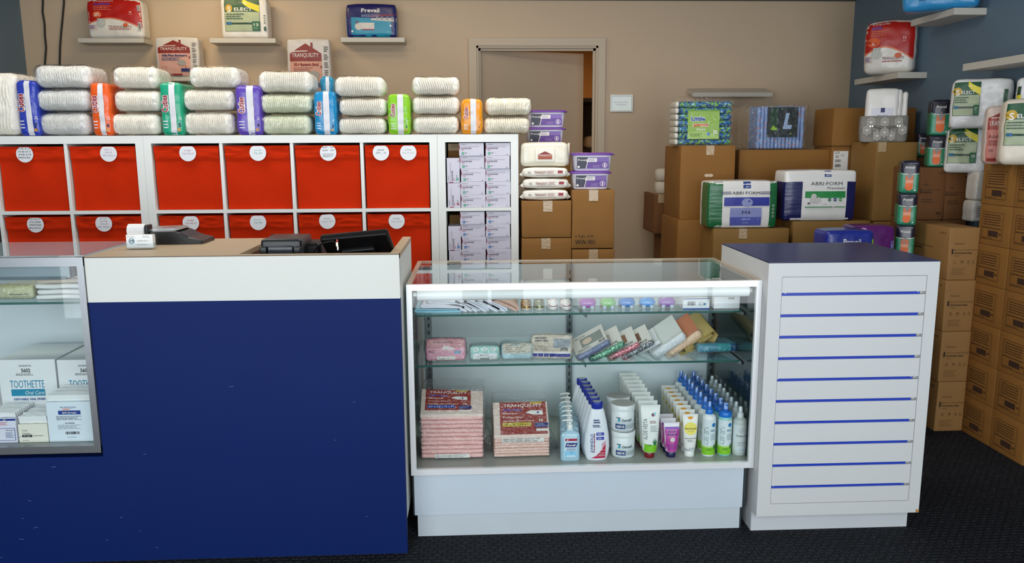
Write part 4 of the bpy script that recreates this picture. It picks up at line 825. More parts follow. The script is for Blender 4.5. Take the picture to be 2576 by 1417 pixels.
# hand sanitizer
GEL = clear('gel', (.80, .92, .97), .04, 1.4, .04); PUMP = m('#f0efec', .3)
t = thing('sanitizer_bottle', 'clear blue hand sanitizer pump bottle, foremost of its row', 'bottle', group='sanitizer pump bottles')
mb = MB(); S_ = lambda sx, z: ring(.037*sx, .021*sx, z*1.08, 28, 5)
mb.loft([S_(.9, 0), S_(1, .004), S_(1.0, .09), S_(.93, .100), S_(.55, .106), S_(.36, .108), S_(.36, .114)], m('#a9cbdc', .12, coat=.5)); bd_ = obj('body', mb, t)
mb = MB(); g = front(mb, .066, .112, -.0213); mb.box(-.024, -.0213, .016, .024, -.0211, .098, m('#cde3f0', .35)); g.rect(.18, .16, .84, .36, m('#93cdec', .35)); g.rect(.20, .72, .88, .80, m('#b01c44')); g.text('#1', .34, .76, .045, WH, bold=.03); g.poly([(.20, .50), (.82, .50), (.90, .65), (.26, .65)], m('#2a2a78')); g.text('Purell', .54, .575, .07, WH, fit=.52, bold=.03, shear=.2); g.text('ADVANCED', .55, .46, .025, m('#5a4a8a'), fit=.5); g.lines(.28, .39, .84, .42, 1, m('#7a6a8a'), .8); g.ell(.56, .32, .035, m('#3a6aa0')); g.ell(.56, .32, .028, m('#8fc4e4')); g.lines(.3, .16, .8, .22, 1, m('#d8eef8'), .8); obj('label', mb, bd_)
mb = MB(); mb.lathe([(.0085, .110), (.0095, .112), (.0095, .128), (.0075, .130), (.004, .131), (.004, .142)], PUMP, n=16)
mb.v = [(x*1.15, y*1.15, z+.009) for x, y, z in mb.v]
mb.loft([[(x*1.3, -.0045*k, z+.010-.003*k), (x*1.3, .0045*k, z+.010-.003*k), (x*1.3, .0045*k, z+.010+.003*k), (x*1.3, -.0045*k, z+.010+.003*k)] for x, z, k in ((.008, .145, 1), (.0, .147, 1.2), (-.012, .1465, .8), (-.022, .1445, .6), (-.024, .141, .5))], PUMP); obj('pump', mb, t)
row_of(t, lambda o: f'clear blue hand sanitizer pump bottle, {o} in its row', (1433, 1153), (1428, 990), 7, ZB+.157, 2.865)
# powder bottles
t = thing('powder_bottle', 'white powder bottle with a navy cap, foremost of its row', 'bottle', group='navy-capped powder bottles'); PB = m('#e9ebf2', .3); NC = m('#1c2f9a', .3)
mb = MB(); prof = [(.036, 0), (.039, .004), (.044, .02), (.0475, .045), (.045, .085), (.036, .135), (.026, .172), (.0205, .187)]
mb.loft([ring(r_, r_*.5, z, 28, 2.4) for r_, z in prof], PB)
def rad(z, pr): return float(np.interp(z, [p[1] for p in pr], [p[0] for p in pr]))
def bent(prof, dy, ex=2.4, W=None):
    def S(a, b, k):
        r_ = rad(b, prof); x = max(-.995, min(.995, (a-W/2)/r_)); return (x*r_, -r_*dy*(1-abs(x)**ex)**(1/ex)-k, b)
    return S
g = G(mb, bent(prof, .5, 2.4, .085), .085, .187, .0008); g.nx = 10; g.ny = 10
g.text('AMMENS', .28, .33, .085, m('#1c2a7a'), rot=PI/2, fit=.36, bold=.02); g.rect(.36, .15, .385, .52, m('#b01c44')); 
g.band(.22, .86, .045, lambda u: .05+.27*max(0, (u-.22)/.64)**1.7, m('#c01e48', .4), 12, 4); g.band(.70, .86, lambda u: .05+.27*((u-.22)/.64)**1.7, lambda u: .18+.20*((u-.22)/.64), m('#d8a0b0'), 4, 2)
for v in (.09, .15, .20): g.rect(.3, v, .87, v+.006, WH, 8, 1)
g.text('ORIGINAL', .70, .12, .022, WH, fit=.26); g.rect(.45, .48, .78, .535, m('#1c34a8')); g.rect(.45, .40, .78, .455, m('#1c34a8')); g.lines(.5, .49, .74, .525, 2, WH); g.lines(.5, .41, .74, .445, 2, WH); g.lines(.33, .70, .68, .78, 2, m('#2a3470'), .6); g.lines(.3, .63, .7, .68, 2, m('#2a3470'), .6)
obj('bottle_body', mb, t)
mb = MB(); mb.loft([ring(r_, r_*.8, z, 24, 2.2) for r_, z in ((.0205, .180), (.0213, .182), (.0213, .200), (.0205, .203), (.018, .2035))], NC); mb.loft([ring(.0155, .012, z, 20, 2) for z in (.2036, .2046)], m('#aab0b8', .3)); g = top(mb, .03, .02, .2048, -.015, -.01); g.text('AMMENS', .5, .5, .2, m('#2a2a60'), fit=.8, bold=.03); obj('cap', mb, t, label='navy blue cap')
t.scale = (1.03, 1.03, 1.12)
row_of(t, lambda o: f'white powder bottle with a navy cap, {o} in its row', (1500, 1157), (1465, 952), 7, ZB+.228, 2.865)
# ointment jars
def jar(lab, x, y, z, first=[]):
    if first: return dup(first[0], (x, y, z), lab)
    t = thing('ointment_jar', lab, 'jar', (x, y, z), 0, 'white ointment jars'); first.append(t); R = .0445; H = .104
    mb = MB(); mb.lathe([(R-.006, 0), (R-.002, .003), (R, .010), (R, .078), (R-.002, .082), (R-.002, .084)], m('#e8ebec', .25), n=36)
    def S(a, b, k): th = (a-.050)/R; return ((R+k)*math.sin(th), -(R+k)*math.cos(th), b)
    g = G(mb, S, .10, .080, .0006); g.rect(.14, .14, .98, .56, m('#cfd6da', .35), 14, 1); g.rect(.14, .18, .52, .42, m('#26407a'), 8, 1); g.text('A&D+E', .33, .30, .12, WH, fit=.3, bold=.03); g.text('Gentell', .58, .62, .13, m('#2a4a5a'), fit=.40, shear=.15, bold=.02); g.poly([(.24, .56), (.30, .52), (.34, .62), (.30, .74), (.26, .70)], m('#2a9ab8')); g.rect(.18, .70, .34, .74, m('#2a3a4a'), 3, 1); g.rect(.53, .20, .98, .40, m('#aab4b8'), 8, 1); g.lines(.2, .06, .7, .12, 1, m('#8a98a0')); obj('jar_body', mb, t)
    mb = MB(); mb.lathe([(R+.0015, .082), (R+.002, .084), (R+.002, H-.003), (R-.001, H)], m('#e6e9ea', .25), n=36, cap=(True, False)); mb.lathe([(R-.001, H), (R-.004, H+.0005)], m('#b3b1ad', .4), n=36); obj('lid', mb, t); return t
jx = P(1567, 1150, Y=2.89)[0]
J = dict(z0=ZB, z1=ZB+.1052); jar('white ointment jar, bottom of the front pair', jx, 2.895, ZB); jar('white ointment jar, on top of the front pair', jx-.003, 2.897, J['z1'])
jar('white ointment jar, bottom of the rear pair', jx-.0, 2.988, ZB); jar('white ointment jar, on top of the rear pair', jx-.006, 2.988, J['z1']); jar('white ointment jar standing behind the two stacked pairs', jx-.012, 3.082, ZB)
# squeeze tubes standing on their caps
def tube_mb(w, h, mt, prt, capc, caph, capr):
    """returns body and cap: round at the cap, flat crimp on top"""
    mb = MB(); R = w*.36; rings = []
    for i in range(13):
        f = i/12; hw = R+(w/2-R)*f**.8; hd = R*(1-f)**.75+.0012; e = 2+f*3; rings.append(ring(hw, hd, caph+(h-caph)*(.02+.98*f*.93), 28, e))
    rings.insert(0, ring(R*.93, R*.93, caph-.0005, 28)); rings.append(ring(w/2, .0012, h, 28, 5)); mb.loft(rings, mt)
    def S(a, b, k):
        f = max(0, min(1, ((b-caph)/(h-caph)-.02)/.9114)); hw = R+(w/2-R)*f**.8; hd = R*(1-f)**.75+.0012; e = 2+f*3; x = max(-.985, min(.985, (a-w/2)/hw)); return (x*hw, -hd*(1-abs(x)**e)**(1/e)-k, b)
    g = G(mb, lambda a, b, k: S(a, b+caph, k), w, h-caph, .0009); g.nx = 10; g.ny = 12; prt(g); c = MB(); c.lathe([(capr*.96, 0), (capr, .002), (capr*.97, caph*.95), (capr*.9, caph)], capc, n=28); return mb, c
def aloe(g, left=.22):
    g.band(.10, .90, .015, lambda u: .22-.05*math.sin(u*3), m('#7cc61e', .35), 8, 3); g.text('ALOE·VESTA', left, .50, .085, m('#3a5050'), rot=PI/2, fit=.44)
    for i in range(7):
        a = PI/2+(i-3)*.24; l = .17-.02*abs(i-3); cx_, cy_ = .70, .16; g.poly([(cx_-.035, cy_), (cx_+.035, cy_), (cx_+math.cos(a)*l*1.9, cy_+math.sin(a)*l)], m('#2a7a4a', .5))
TW = m('#e9ebe6', .3)
def tb(g):
    aloe(g); g.ell(.62, .80, .035, m('#7a3a58')); g.ell(.70, .82, .028, m('#8ac8d8')); g.lines(.45, .62, .85, .68, 2, m('#8a4a4a')); g.lines(.48, .44, .86, .58, 5, m('#a0a8a8')); g.lines(.3, .15, .6, .19, 2, m('#3a7a2a'))
def tubething(name, lab, cat, grp, w, h, mt, prt, capc, caph, capr, capname='cap', caplab=None):
    t = thing(name, lab, cat, group=grp); b, c = tube_mb(w, h, mt, prt, capc, caph, capr); obj('tube_body', b, t); obj(capname, c, t, label=caplab); return t
t = tubething('ointment_tube', 'white and green ointment tube on a red cap, foremost of its row', 'tube', 'green-footed ointment tubes', .076, .206, TW, tb, m('#7a1018', .3), .024, .019, caplab='dark red cap')
row_of(t, lambda o: f'white and green ointment tube on a red cap, {o} in its row', (1633, 1153), (1580, 934), 9, ZB+.206, 2.875)
def sk(g):
    g.rect(.05, .02, .95, .86, m('#b8389c', .3, coat=.3), 10, 10); g.band(.05, .95, lambda u: .78, lambda u: .86+.0*u, m('#8a5ab8'), 8, 1); g.text('SKIN', .5, .70, .07, m('#3a1a6a'), fit=.55, bold=.02); g.text('SAKE', .5, .60, .07, m('#2a1a5a'), fit=.62, bold=.03)
    g.ell(.5, .43, .085, m('#c02a6a'), asp=1.15); g.ell(.52, .43, .072, WH, asp=1.15); g.text('Real', .52, .455, .04, m('#8a2a6a'), fit=.25); g.text('Patients', .52, .40, .04, m('#8a2a6a'), fit=.42); g.lines(.2, .12, .8, .30, 5, m('#7a2a80'), .4)
t = tubething('cream_tube', 'magenta skin cream tube on a navy cap, foremost of three', 'tube', 'magenta cream tubes', .061, .135, m('#ece6ec', .3), sk, m('#15154a', .3), .022, .0185, caplab='navy cap')
row_of(t, lambda o: f'magenta skin cream tube on a navy cap, {o} of three', (1687, 1152), None, 3, 0, 2.875, .048)
def pg(g):
    g.ell(.5, .93, .075, m('#eda01c', .4), asp=1.0, cut=0.0); g.ell(.5, .62, .17, m('#f0e060', .4)); g.text('PeriGuard', .5, .62, .045, m('#4a4030'), fit=.72, bold=.02); g.text('Ointment', .5, .555, .022, m('#6a6040'), fit=.4); g.text('SKIN PROTECTANT', .5, .36, .028, m('#5a5a58'), fit=.70, bold=.02); g.lines(.28, .26, .72, .33, 2, m('#8a9090')); g.text('DermaRite', .58, .10, .03, m('#4a90b0'), fit=.4); g.rect(.1, .06, .9, .066, m('#3a5a8a'), 8, 1); g.lines(.1, .03, .5, .05, 1, m('#5a6a80'))
t = tubething('barrier_tube', 'white barrier cream tube with a yellow circle, foremost of its row', 'tube', 'yellow-circle cream tubes', .060, .166, m('#eceae4', .3), pg, m('#ebeae6', .3), .022, .0195)
row_of(t, lambda o: f'white barrier cream tube with a yellow circle, {o} in its row', (1733, 1150), (1682, 970), 8, ZB+.166, 2.878)
# spray and foam bottles
CAPB = m('#1670d0', .3); CLR = clear('clear_cap', (.90, .94, .96), .05, 1.45, .05)
def bottle(name, lab, grp, R, H, mt, prt, cap, lower=None):
    t = thing(name, lab, 'bottle', group=grp); mb = MB(); pr = [(R*.92, 0), (R, .004), (R, H-.018), (R*.93, H-.008), (R*.6, H-.001), (R*.45, H)]
    mb.lathe(pr, mt, n=28)
    def S(a, b, k): th = (a-R*1.5)/R; return ((R+k)*math.sin(th), -(R+k)*math.cos(th), b+.004)
    g = G(mb, S, R*3, H-.02, .0006); g.nx = 18; g.ny = 4; prt(g); obj('bottle_body', mb, t); cap(t, H); return t
LABB = m('#dfe9ec', .35)
def aprint(g):
    g.rect(.02, .11, .98, .97, LABB); g.rect(.02, .02, .98, .24, m('#86c828', .35)); g.band(.02, .98, .22, lambda u: .26, m('#b8dc80', .35)); g.text('ALOE·VESTA', .30, .54, .11, m('#3a6a68'), rot=PI/2, fit=.50)
    g.ell(.66, .84, .055, m('#1a7ac0'), asp=1); g.lines(.50, .66, .80, .72, 2, m('#4a80a0'), .6); g.lines(.5, .42, .84, .60, 5, m('#9ab0b8')); g.lines(.34, .14, .62, .20, 3, m('#3a7a30'))
    for i in range(7): a = PI/2+(i-3)*.26; l = .19-.02*abs(i-3); g.poly([(.70, .17), (.76, .17), (.73+math.cos(a)*l*1.0, .17+math.sin(a)*l)], m('#1f6a3a', .5))
def cap1(t, H):
    mb = MB(); mb.lathe([(.0135, H-.004), (.0142, H), (.0142, H+.016), (.0125, H+.018)], CAPB, n=20); mb.lathe([(.009, H+.018), (.007, H+.044), (.006, H+.046)], CAPB, n=16); obj('sprayer', mb, t, label='blue sprayer'); mb = MB(); mb.lathe([(.0128, H+.016), (.0118, H+.050), (.0108, H+.052)], CLR, n=20); obj('overcap', mb, t)
t = bottle('spray_bottle', 'white and green spray bottle with blue cap, foremost of its row', 'white spray bottles with blue caps', .0258, .166, m('#e9edee', .28), aprint, cap1)
row_of(t, lambda o: f'white and green spray bottle with blue cap, {o} in its row', (1780, 1148), (1715, 930), 8, ZB+.220, 2.882)
def cap2(t, H):
    mb = MB(); mb.lathe([(.0245, H-.012), (.025, H-.010), (.025, H+.006), (.022, H+.010), (.014, H+.012)], CAPB, n=28); mb.lathe([(.010, H+.011), (.008, H+.030), (.009, H+.040), (.005, H+.043)], CAPB, n=16); mb.box(-.004, -.018, H+.034, .004, -.004, H+.041, CAPB); obj('pump', mb, t, label='blue foam pump'); mb = MB(); mb.lathe([(.0185, H+.010), (.0175, H+.046), (.016, H+.048)], CLR, n=24); obj('overcap', mb, t)
t = bottle('foam_bottle', 'pale aqua foam bottle with a wide blue pump, foremost of its row', 'aqua foam bottles with blue pumps', .0262, .164, m('#8fd0c8', .25), aprint, cap2)
row_of(t, lambda o: f'pale aqua foam bottle with a wide blue pump, {o} in its row', (1820, 1147), (1746, 928), 8, ZB+.214, 2.884)
FROST = m('#c9d0cc', .3)
def bb(g):
    g.rect(.03, .08, .97, .93, m('#dfe6e8', .35)); g.text('ByeByeOdor', .54, .60, .062, m('#4a5258'), fit=.58, bold=.01); g.lines(.32, .36, .72, .40, 1, m('#8a9296'), .6); g.lines(.3, .28, .74, .33, 2, m('#a0a8aa')); g.text('DermaRite', .56, .17, .035, m('#5aa0c0'), fit=.3); g.rect(.05, .12, .95, .127, m('#3a6a9a'), 12, 1)
    for i in range(11):
        a = math.pi*(.12+.076*i)
        for k in range(3): g.rect(.52+math.cos(a)*(.08+.05*k)-.006, .66+math.sin(a)*(.10+.06*k), .52+math.cos(a)*(.08+.05*k)+.006, .675+math.sin(a)*(.10+.06*k), m('#6a7478'), 1, 1)
def cap3(t, H):
    mb = MB(); mb.lathe([(.0125, H-.004), (.013, H), (.013, H+.014), (.011, H+.018), (.009, H+.020), (.0075, H+.040), (.005, H+.042)], m('#e8ebea', .3), n=18); obj('sprayer', mb, t); mb = MB(); mb.lathe([(.0112, H+.014), (.0102, H+.044), (.009, H+.046)], CLR, n=18); obj('overcap', mb, t)
t = bottle('odor_spray', 'frosted odor spray bottle with a white sprayer, foremost at the right', 'frosted spray bottles', .0272, .148, FROST, bb, cap3)
row_of(t, lambda o: f'frosted odor spray bottle with a white sprayer, {o} at the right', (1858, 1145), (1793, 944), 8, ZB+.194, 2.884)
# underpads
PK, PK2 = m('#edc3bb', .6, bump=(25, .1)), m('#e6cfc2', .6)
def under(px, lab, pink, size, sc, seed, n, long_=False):
    cx, cz, w, h = fr(*px, 2.87); H = cz+h-ZB-.006; t = thing('underpad_pack', lab, 'underpad pack', (cx, 2.87+.15, ZB), math.radians(-1 if seed == 1 else 1), 'bagged underpads'); FH = H*.66 if seed == 1 else H*.42; HB = H*.80
    for i in range(n):
        z0 = .004+(FH-.004)*i/n; zz = (FH-.004)/n-.0008; mb = MB()
        wp = lambda x, y, z: (x+.002*noise.noise(Vector((i*5, y*12, z*9))), y-.004*noise.noise(Vector((x*10+i*7, i*3, 1))), z+.0016*noise.noise(Vector((x*11+i, y*7, i))))
        mb.rbox(w*.95, .26-.004*(i % 2), zz, zz*.48, pink, (12, 4, 1), 4, wp, (0, 0, z0)); obj('folded_pad', mb, t)
    # sloping cover card: from the front edge of the pile up and back
    mb = MB(); A, B = (-.13, FH+.004), (-.03, H-.01); W = w*.95; Ls = math.hypot(B[0]-A[0], B[1]-A[1])
    mb.loft([[(-W/2, A[0], FH-.002), (W/2, A[0], FH-.002), (W/2, .125, FH-.002), (-W/2, .125, FH-.002)], [(-W/2, A[0]+.004, A[1]+.004), (W/2, A[0]+.004, A[1]+.004), (W/2, .12, A[1]+.010), (-W/2, .12, A[1]+.010)], [(-W/2, B[0], B[1]), (W/2, B[0], B[1]-.012*(seed == 1)), (W/2, .11, max(A[1]+.012, B[1]-.10)), (-W/2, .11, max(A[1]+.012, B[1]-.10))]], PK2, (True, True), False)
    S = lambda a, b, k: (-W/2+a, A[0]+.004+(B[0]-A[0]-.004)*b/Ls-k, A[1]+.004+(B[1]-A[1]-.004-.012*(seed == 1)*a/W)*b/Ls+k*.6); g = G(mb, S, W, Ls, .0012); u0, u1 = (.07, .80) if seed == 1 else (.12, .97); X = lambda a: u0+a*(u1-u0)
    v0 = .16 if seed == 1 else .0
    g.rect(X(0), v0, X(1), .995, m('#96281c', .35), 4, 4); g.rect(X(.66), .93, X(.92), .995, m('#c8a020')); g.text('TRANQUILITY', X(.5), .89, .09, WH, fit=(u1-u0)*.84, bold=.01); g.text('AIR-Plus', X(.27), .755, .075, m('#4a4ab0'), fit=(u1-u0)*.42, bold=.03)
    for i, s_ in enumerate(('Underpads', 'Protège-draps', 'Sábanas Absorbentes')): g.text(s_, X(.07), .645-.115*i, .05, m('#e8c8bc'), al='l', fit=(u1-u0)*(.32, .44, .66)[i], bold=.02)
    g.poly([(X(.56), .66), (X(.66), .73), (X(.92), .72), (X(.93), .58), (X(.70), .60)], WH); g.ell(X(.82), .66, .03, m('#2a3a8a')); g.text('10', X(.88), .42, .09, WH, bold=.02)
    g.rect(X(.05), .24, X(.66), .36, m('#c8b020' if seed == 2 else '#2448a8')); g.text(size, X(.355), .30, .06, m('#3a2a1a' if seed == 2 else '#c8d8f0'), fit=(u1-u0)*.55, bold=.01); g.rect(X(.74), .20, X(1.02), .34, m('#202c70')); g.lines(X(.78), .22, X(.98), .32, 2, m('#8a90c0')); g.rect(X(.76), .09, X(1.02), .16, WH)
    obj('cover_card', mb, t)
    mb = MB(); g = front(mb, W, FH, -.134); g.rect(.22, .04, .78, .13, WH) if seed == 1 else g.rect(.14, .76, .90, .97, WH); (g.lines(.24, .05, .76, .12, 3, m('#8a8088')) if seed == 1 else g.lines(.16, .78, .88, .95, 3, m('#5a4a48'))); mb.box(-W*.28, -.1345, FH*.04, W*.28, -.133, FH*.12, WH) if seed == 1 else mb.box(-W*.36, -.1345, FH*.77, W*.38, -.133, FH*.96, WH); obj('size_strip', mb, t)
    mb = MB(); W2 = w*1.0; D2 = .285
    def wp(x, y, z):
        hz = z/H+.5; front_ = y < 0; sh = max(0, (hz-FH/H))/(1-FH/H); nn = noise.noise(Vector((x*24+seed, y*12, z*26)))+.5*noise.noise(Vector((x*55, y*30, z*60+seed)))
        return (x*(1-.02*sh)+.004*nn+.008*(hz > .8)*noise.noise(Vector((y*20, z*9, 2))), (y+.095*sh if front_ else y)+.005*nn, z+.003*nn-max(0, y+.04)*.55*max(0, hz-.45))
    mb.rbox(W2, D2, H+.004, .012, FILMT, (20, 8, 20), 3, wp); obj('bag', mb, t, (0, 0, .001))
    mb = MB(); sd = 1 if seed == 1 else 1
    pts = [[(sd*w*.48, -.08, .05), (sd*w*.48, .08, .05), (sd*w*.48, .08, .09), (sd*w*.48, -.08, .09)], [(sd*w*.58, -.09, .012), (sd*w*.58, .07, .02), (sd*w*.58, .07, .05), (sd*w*.58, -.09, .05)], [(sd*w*.66, -.06, .003), (sd*w*.66, .04, .004), (sd*w*.66, .04, .012), (sd*w*.66, -.06, .02)]]
    mb.loft(pts, FILMT); obj('bag_tail', mb, t)
under((1054, 992, 1221, 1166), 'tall stack of pink underpads in clear film with a red label, left corner', m('#efb9b4', .6, bump=(25, .1)), '30" x 36" | 76 x 91', 1, 1, 10)
under((1238, 1027, 1386, 1164), 'shorter stack of pale pink underpads in clear film with yellow size bar', m('#ecc4b6', .6, bump=(25, .1)), '23" x 36" | 58 x 91', 1, 2, 7)
# ---- second glass shelf
Z2 = ZS2+.0008; YF2 = YS2+.03
def on2(px, d, base, fn, name, lab, cat, seed=1, Y=YF2, rz=0.0, film=True, r=.012, bulge=.006, wr=.004, Z=None, group=None, lean=None):
    Z = Z2 if Z is None else Z; cx, cz, w, h = fr(*px, Y); H = (cz+h-Z)*.98; t = thing(name, lab, cat, (cx, Y+d/2+.012, Z+.0005), rz, group)
    mb, g = pack_mb(w*.95, d, H-.004, base, r, bulge, wr, seed, .004, (14, 6, 8)); fn and fn(g); mb.v = [(x, y, z*(1-.32*max(0, min(1, (y+d/2)/d)))) for x, y, z in mb.v]; obj('contents', mb, t, (0, 0, .002))
    if film:
        mb = MB(); W2, D2 = w*1.02, d+.028
        def wp(x, y, z):
            nn = noise.noise(Vector((x*26+seed*3, y*16, z*30)))+.5*noise.noise(Vector((x*60, y*40, z*60+seed))); return (x+.006*nn*(abs(x) > W2*.3), y+.0035*nn-(bulge*1.3 if y < 0 else 0)*max(0, 1-(2*x/W2)**2)*max(0, 1-(2*z/H)**2), z+.003*nn*(z > 0))
        mb.rbox(W2, D2, H+.004, r, FILMT, (18, 8, 10), 3, wp); mb.v = [(x, y, z*(1-.32*max(0, min(1, (y+d/2)/d)))) for x, y, z in mb.v]; obj('bag', mb, t)
    return t
def pinkp(g):
    g.band(.02, .98, .60, .98, m('#c98a90', .5)); g.text('tranquility', .45, .86, .11, m('#4a3038'), fit=.5); g.rect(.28, .08, .74, .24, WH); g.text('30 kg / 120 ct', .5, .14, .07, INK, fit=.32); g.poly([(.40, .55), (.66, .50), (.74, .60), (.46, .70)], m('#e4d4d4')); g.rect(.72, .36, .78, .48, m('#2a90b8')); g.rect(.80, .36, .86, .48, m('#2a90b8')); g.lines(.08, .38, .3, .52, 3, m('#a06070'))
on2((1068, 853, 1173, 917), .14, m('#e2a2b4', .5), pinkp, 'liner_pack', 'pink pack with a white sticker, leftmost on the second glass shelf', 'pack', 51)
def mint(g):
    g.rect(.12, .06, .90, .52, m('#e8ecec')); g.text('Bone Filtr', .5, .42, .10, INK, fit=.32); g.text('6.50 x 13 in', .5, .28, .09, INK, fit=.5); g.lines(.35, .10, .66, .2, 1, INK, .6)
    for u in (.22, .5, .78): g.ell(u, .78, .13, m('#dfeae6'), asp=1.3); g.lines(u-.05, .72, u+.05, .84, 2, m('#6a8a80'))
on2((1181, 871, 1258, 912), .13, m('#a8d4cc', .5), mint, 'insert_pack', 'mint green wrapped pack with a white address sticker', 'pack', 52)
on2((1260, 863, 1342, 912), .13, m('#bfe0e8', .5), lambda g: (g.band(.05, .95, .42, .98, m('#c9c2b2', .5)), g.lines(.15, .5, .85, .9, 4, m('#8a7a60')), g.rect(.3, .82, .6, .96, m('#9aa4a0'))), 'bib_pack', 'crumpled pale blue pack with a tan header', 'pack', 53, wr=.008)
def gown(g): g.rect(.02, .30, .98, .97, m('#cabca8', .5), 6, 6); g.rect(.04, .12, .96, .26, m('#2c2f90')); g.rect(.04, .26, .96, .34, WH); g.rect(.55, .5, .95, .85, m('#8a9298', .4)); g.lines(.1, .72, .5, .92, 2, m('#5a5048'), .6); g.bars(.72, .38, .9, .5, INK, 9); g.lines(.1, .38, .5, .6, 3, m('#9a8a78')); [g.rect(u, .12, u+.012, .26, WH) for u in (.16, .30, .44)]
on2((1341, 843, 1447, 907), .15, m('#d8cebc', .5), gown, 'wrap_pack', 'tan bagged pack with a navy and white stripe along its foot', 'pack', 54, rz=math.radians(-7), wr=.005)
# leaning flat packs: thin bags of folded sequin covers etc., resting one on the other
def leaner(pts, Y, d, base, fn, name, lab, cat, seed, film=True, thick=.028, edge=None):
    """pts: lower-front end and upper-front end of the thick folded edge seen in the photo, and card height"""
    (ax, ay), (bx, by), hgt = pts; a = P(ax, ay, Y=Y); b = P(bx, by, Y=Y); L = math.hypot(b[0]-a[0], b[2]-a[2]); ang = math.atan2(b[2]-a[2], b[0]-a[0])
    t = thing(name, lab, cat, ((a[0]+b[0])/2, Y+.01, (a[2]+b[2])/2), (0, -ang, 0))
    mb = MB(); wp = lambda x, y, z: (x, y+.002*noise.noise(Vector((x*30+seed, z*30, y*9))), z+.002*noise.noise(Vector((x*24, y*20, seed))))
    mb.rbox(L, d, thick, thick*.45, edge or base, (14, 6, 2), 3, wp, (0, d/2-.0, -thick/2)); obj('folded_cloth', mb, t)
    if fn is not None:
        mb = MB(); tl = .62; S = lambda u, v, k: (-L/2+u, .004+v*(1-tl*.0)*.75-k*.6, thick/2+v*.62+k); n_ = 8
        W, Hh = L*.94, hgt; g = G(mb, lambda u, v, k: (-L/2+L*.03+u+v*.10, .006+v*.80-k*.6, thick/2-.002+v*.58+k*.8), W, Hh)
        pl = [(0, 0), (W, 0), (W, Hh), (0, Hh)]; r0 = [g.S(u, v, 0) for u, v in pl]; r1 = [(x, y+.0025, z-.0025) for x, y, z in r0]; mb.loft([r1, r0], base, (True, True), False); fn(g); obj('header_card', mb, t)
    if film:
        mb = MB(); wp2 = lambda x, y, z: (x+.003*noise.noise(Vector((x*40, y*30, z*40))), y+.003*noise.noise(Vector((x*30, z*40, seed))), z+(.30*max(0, y) if z > 0 else 0)+.003*noise.noise(Vector((x*40+seed, y*22, z*9))))
        mb.rbox(L*1.02, d+.012, thick*1.16, thick*.45, FILMT, (16, 8, 2), 3, wp2, (0, d/2-.003, -thick*.58)); obj('bag', mb, t)
    return t
def sequin(c1, c2):
    key = 'sequin'+c1; mt = bpy.data.materials.new('sequins'); mt.use_nodes = True; nt = mt.node_tree; b = nt.nodes['Principled BSDF']; tc = nt.nodes.new('ShaderNodeTexCoord'); v = nt.nodes.new('ShaderNodeTexVoronoi'); v.inputs['Scale'].default_value = 260
    nt.links.new(tc.outputs['Object'], v.inputs['Vector']); cr = nt.nodes.new('ShaderNodeValToRGB'); cr.color_ramp.elements[0].color = srgb(c1)+(1,); cr.color_ramp.elements[1].color = srgb(c2)+(1,); cr.color_ramp.elements[0].position = .45; cr.color_ramp.elements[1].position = .7
    nt.links.new(v.outputs['Color'], cr.inputs[0]); nt.links.new(cr.outputs[0], b.inputs['Base Color']); b.inputs['Roughness'].default_value = .3; b.inputs['Metallic'].default_value = .35; return mt
CARD = m('#c9c5c0', .45)
def cardp(c): return lambda g: (g.rect(.28, .25, .72, .72, m(c, .5)), g.rect(.0, .82, .45, 1.0, m('#8a2a78')), g.bars(.62, .06, .88, .18, INK, 8), g.lines(.08, .06, .45, .18, 2, m('#6a6a70')))
leaner(((1452, 908), (1536, 862), .085), 3.00, .12, CARD, lambda g: (g.rect(.25, .25, .92, .75, m('#7f8480', .5)), g.ell(.45, .5, .16, m('#c8b0a0'), asp=1.5), g.text('MUTUAL', .30, .86, .09, INK, fit=.32), g.bars(.75, .08, .95, .2, INK, 8), g.lines(.1, .1, .6, .2, 2, m('#6a6a70'))), 'bib_pack', 'slate blue folded pack with a photo header leaning on its neighbours', 'pack', 61, edge=m('#5a6a94', .5, coat=.3))
leaner(((1484, 911), (1574, 866), .085), 3.01, .13, CARD, cardp('#9a9490'), 'sequin_pack', 'green sequin cloth in a clear bag', 'pack', 62, edge=sequin('#0e6a48', '#8ad8b0'))
leaner(((1530, 908), (1612, 868), .085), 3.02, .13, CARD, cardp('#8a5a44'), 'sequin_pack', 'rose red sequin cloth in a clear bag', 'pack', 63, edge=sequin('#a03048', '#e8a0a8'))
leaner(((1566, 905), (1648, 862), .085), 3.03, .13, CARD, cardp('#6a4630'), 'sequin_pack', 'black sequin cloth in a clear bag', 'pack', 64, edge=sequin('#1c2028', '#a8b0b8'))
leaner(((1578, 907), (1664, 862), .07), 3.045, .13, m('#c8ccce', .5), lambda g: None, 'bib_pack', 'thin white snap bib in clear film, right of the black sequin pack', 'pack', 65, thick=.018, edge=m('#e8ecf0', .5))
leaner(((1643, 903), (1728, 845), .10), 3.04, .16, m('#c6c8c6', .6), lambda g: None, 'bib_pack', 'plump white terry bib leaning in clear film', 'pack', 66, thick=.042, edge=m('#e6eaee', .7, bump=(60, .3)))
leaner(((1677, 902), (1768, 838), .10), 3.05, .17, m('#b06a4a', .6), lambda g: None, 'bib_pack', 'peach folded bib in shiny clear film', 'pack', 67, thick=.036, edge=m('#ecc4a0', .6, bump=(40, .3)))
t = thing('rolled_mat', 'tan rubber-backed mat rolled up behind the peach bib', 'mat', (0, 0, 0)); a = P(1712, 895, Y=3.06); b = P(1806, 842, Y=3.06); pts = []
ux_, uz_ = (b[0]-a[0]), (b[2]-a[2]); L = math.hypot(ux_, uz_); ux_, uz_ = ux_/L, uz_/L
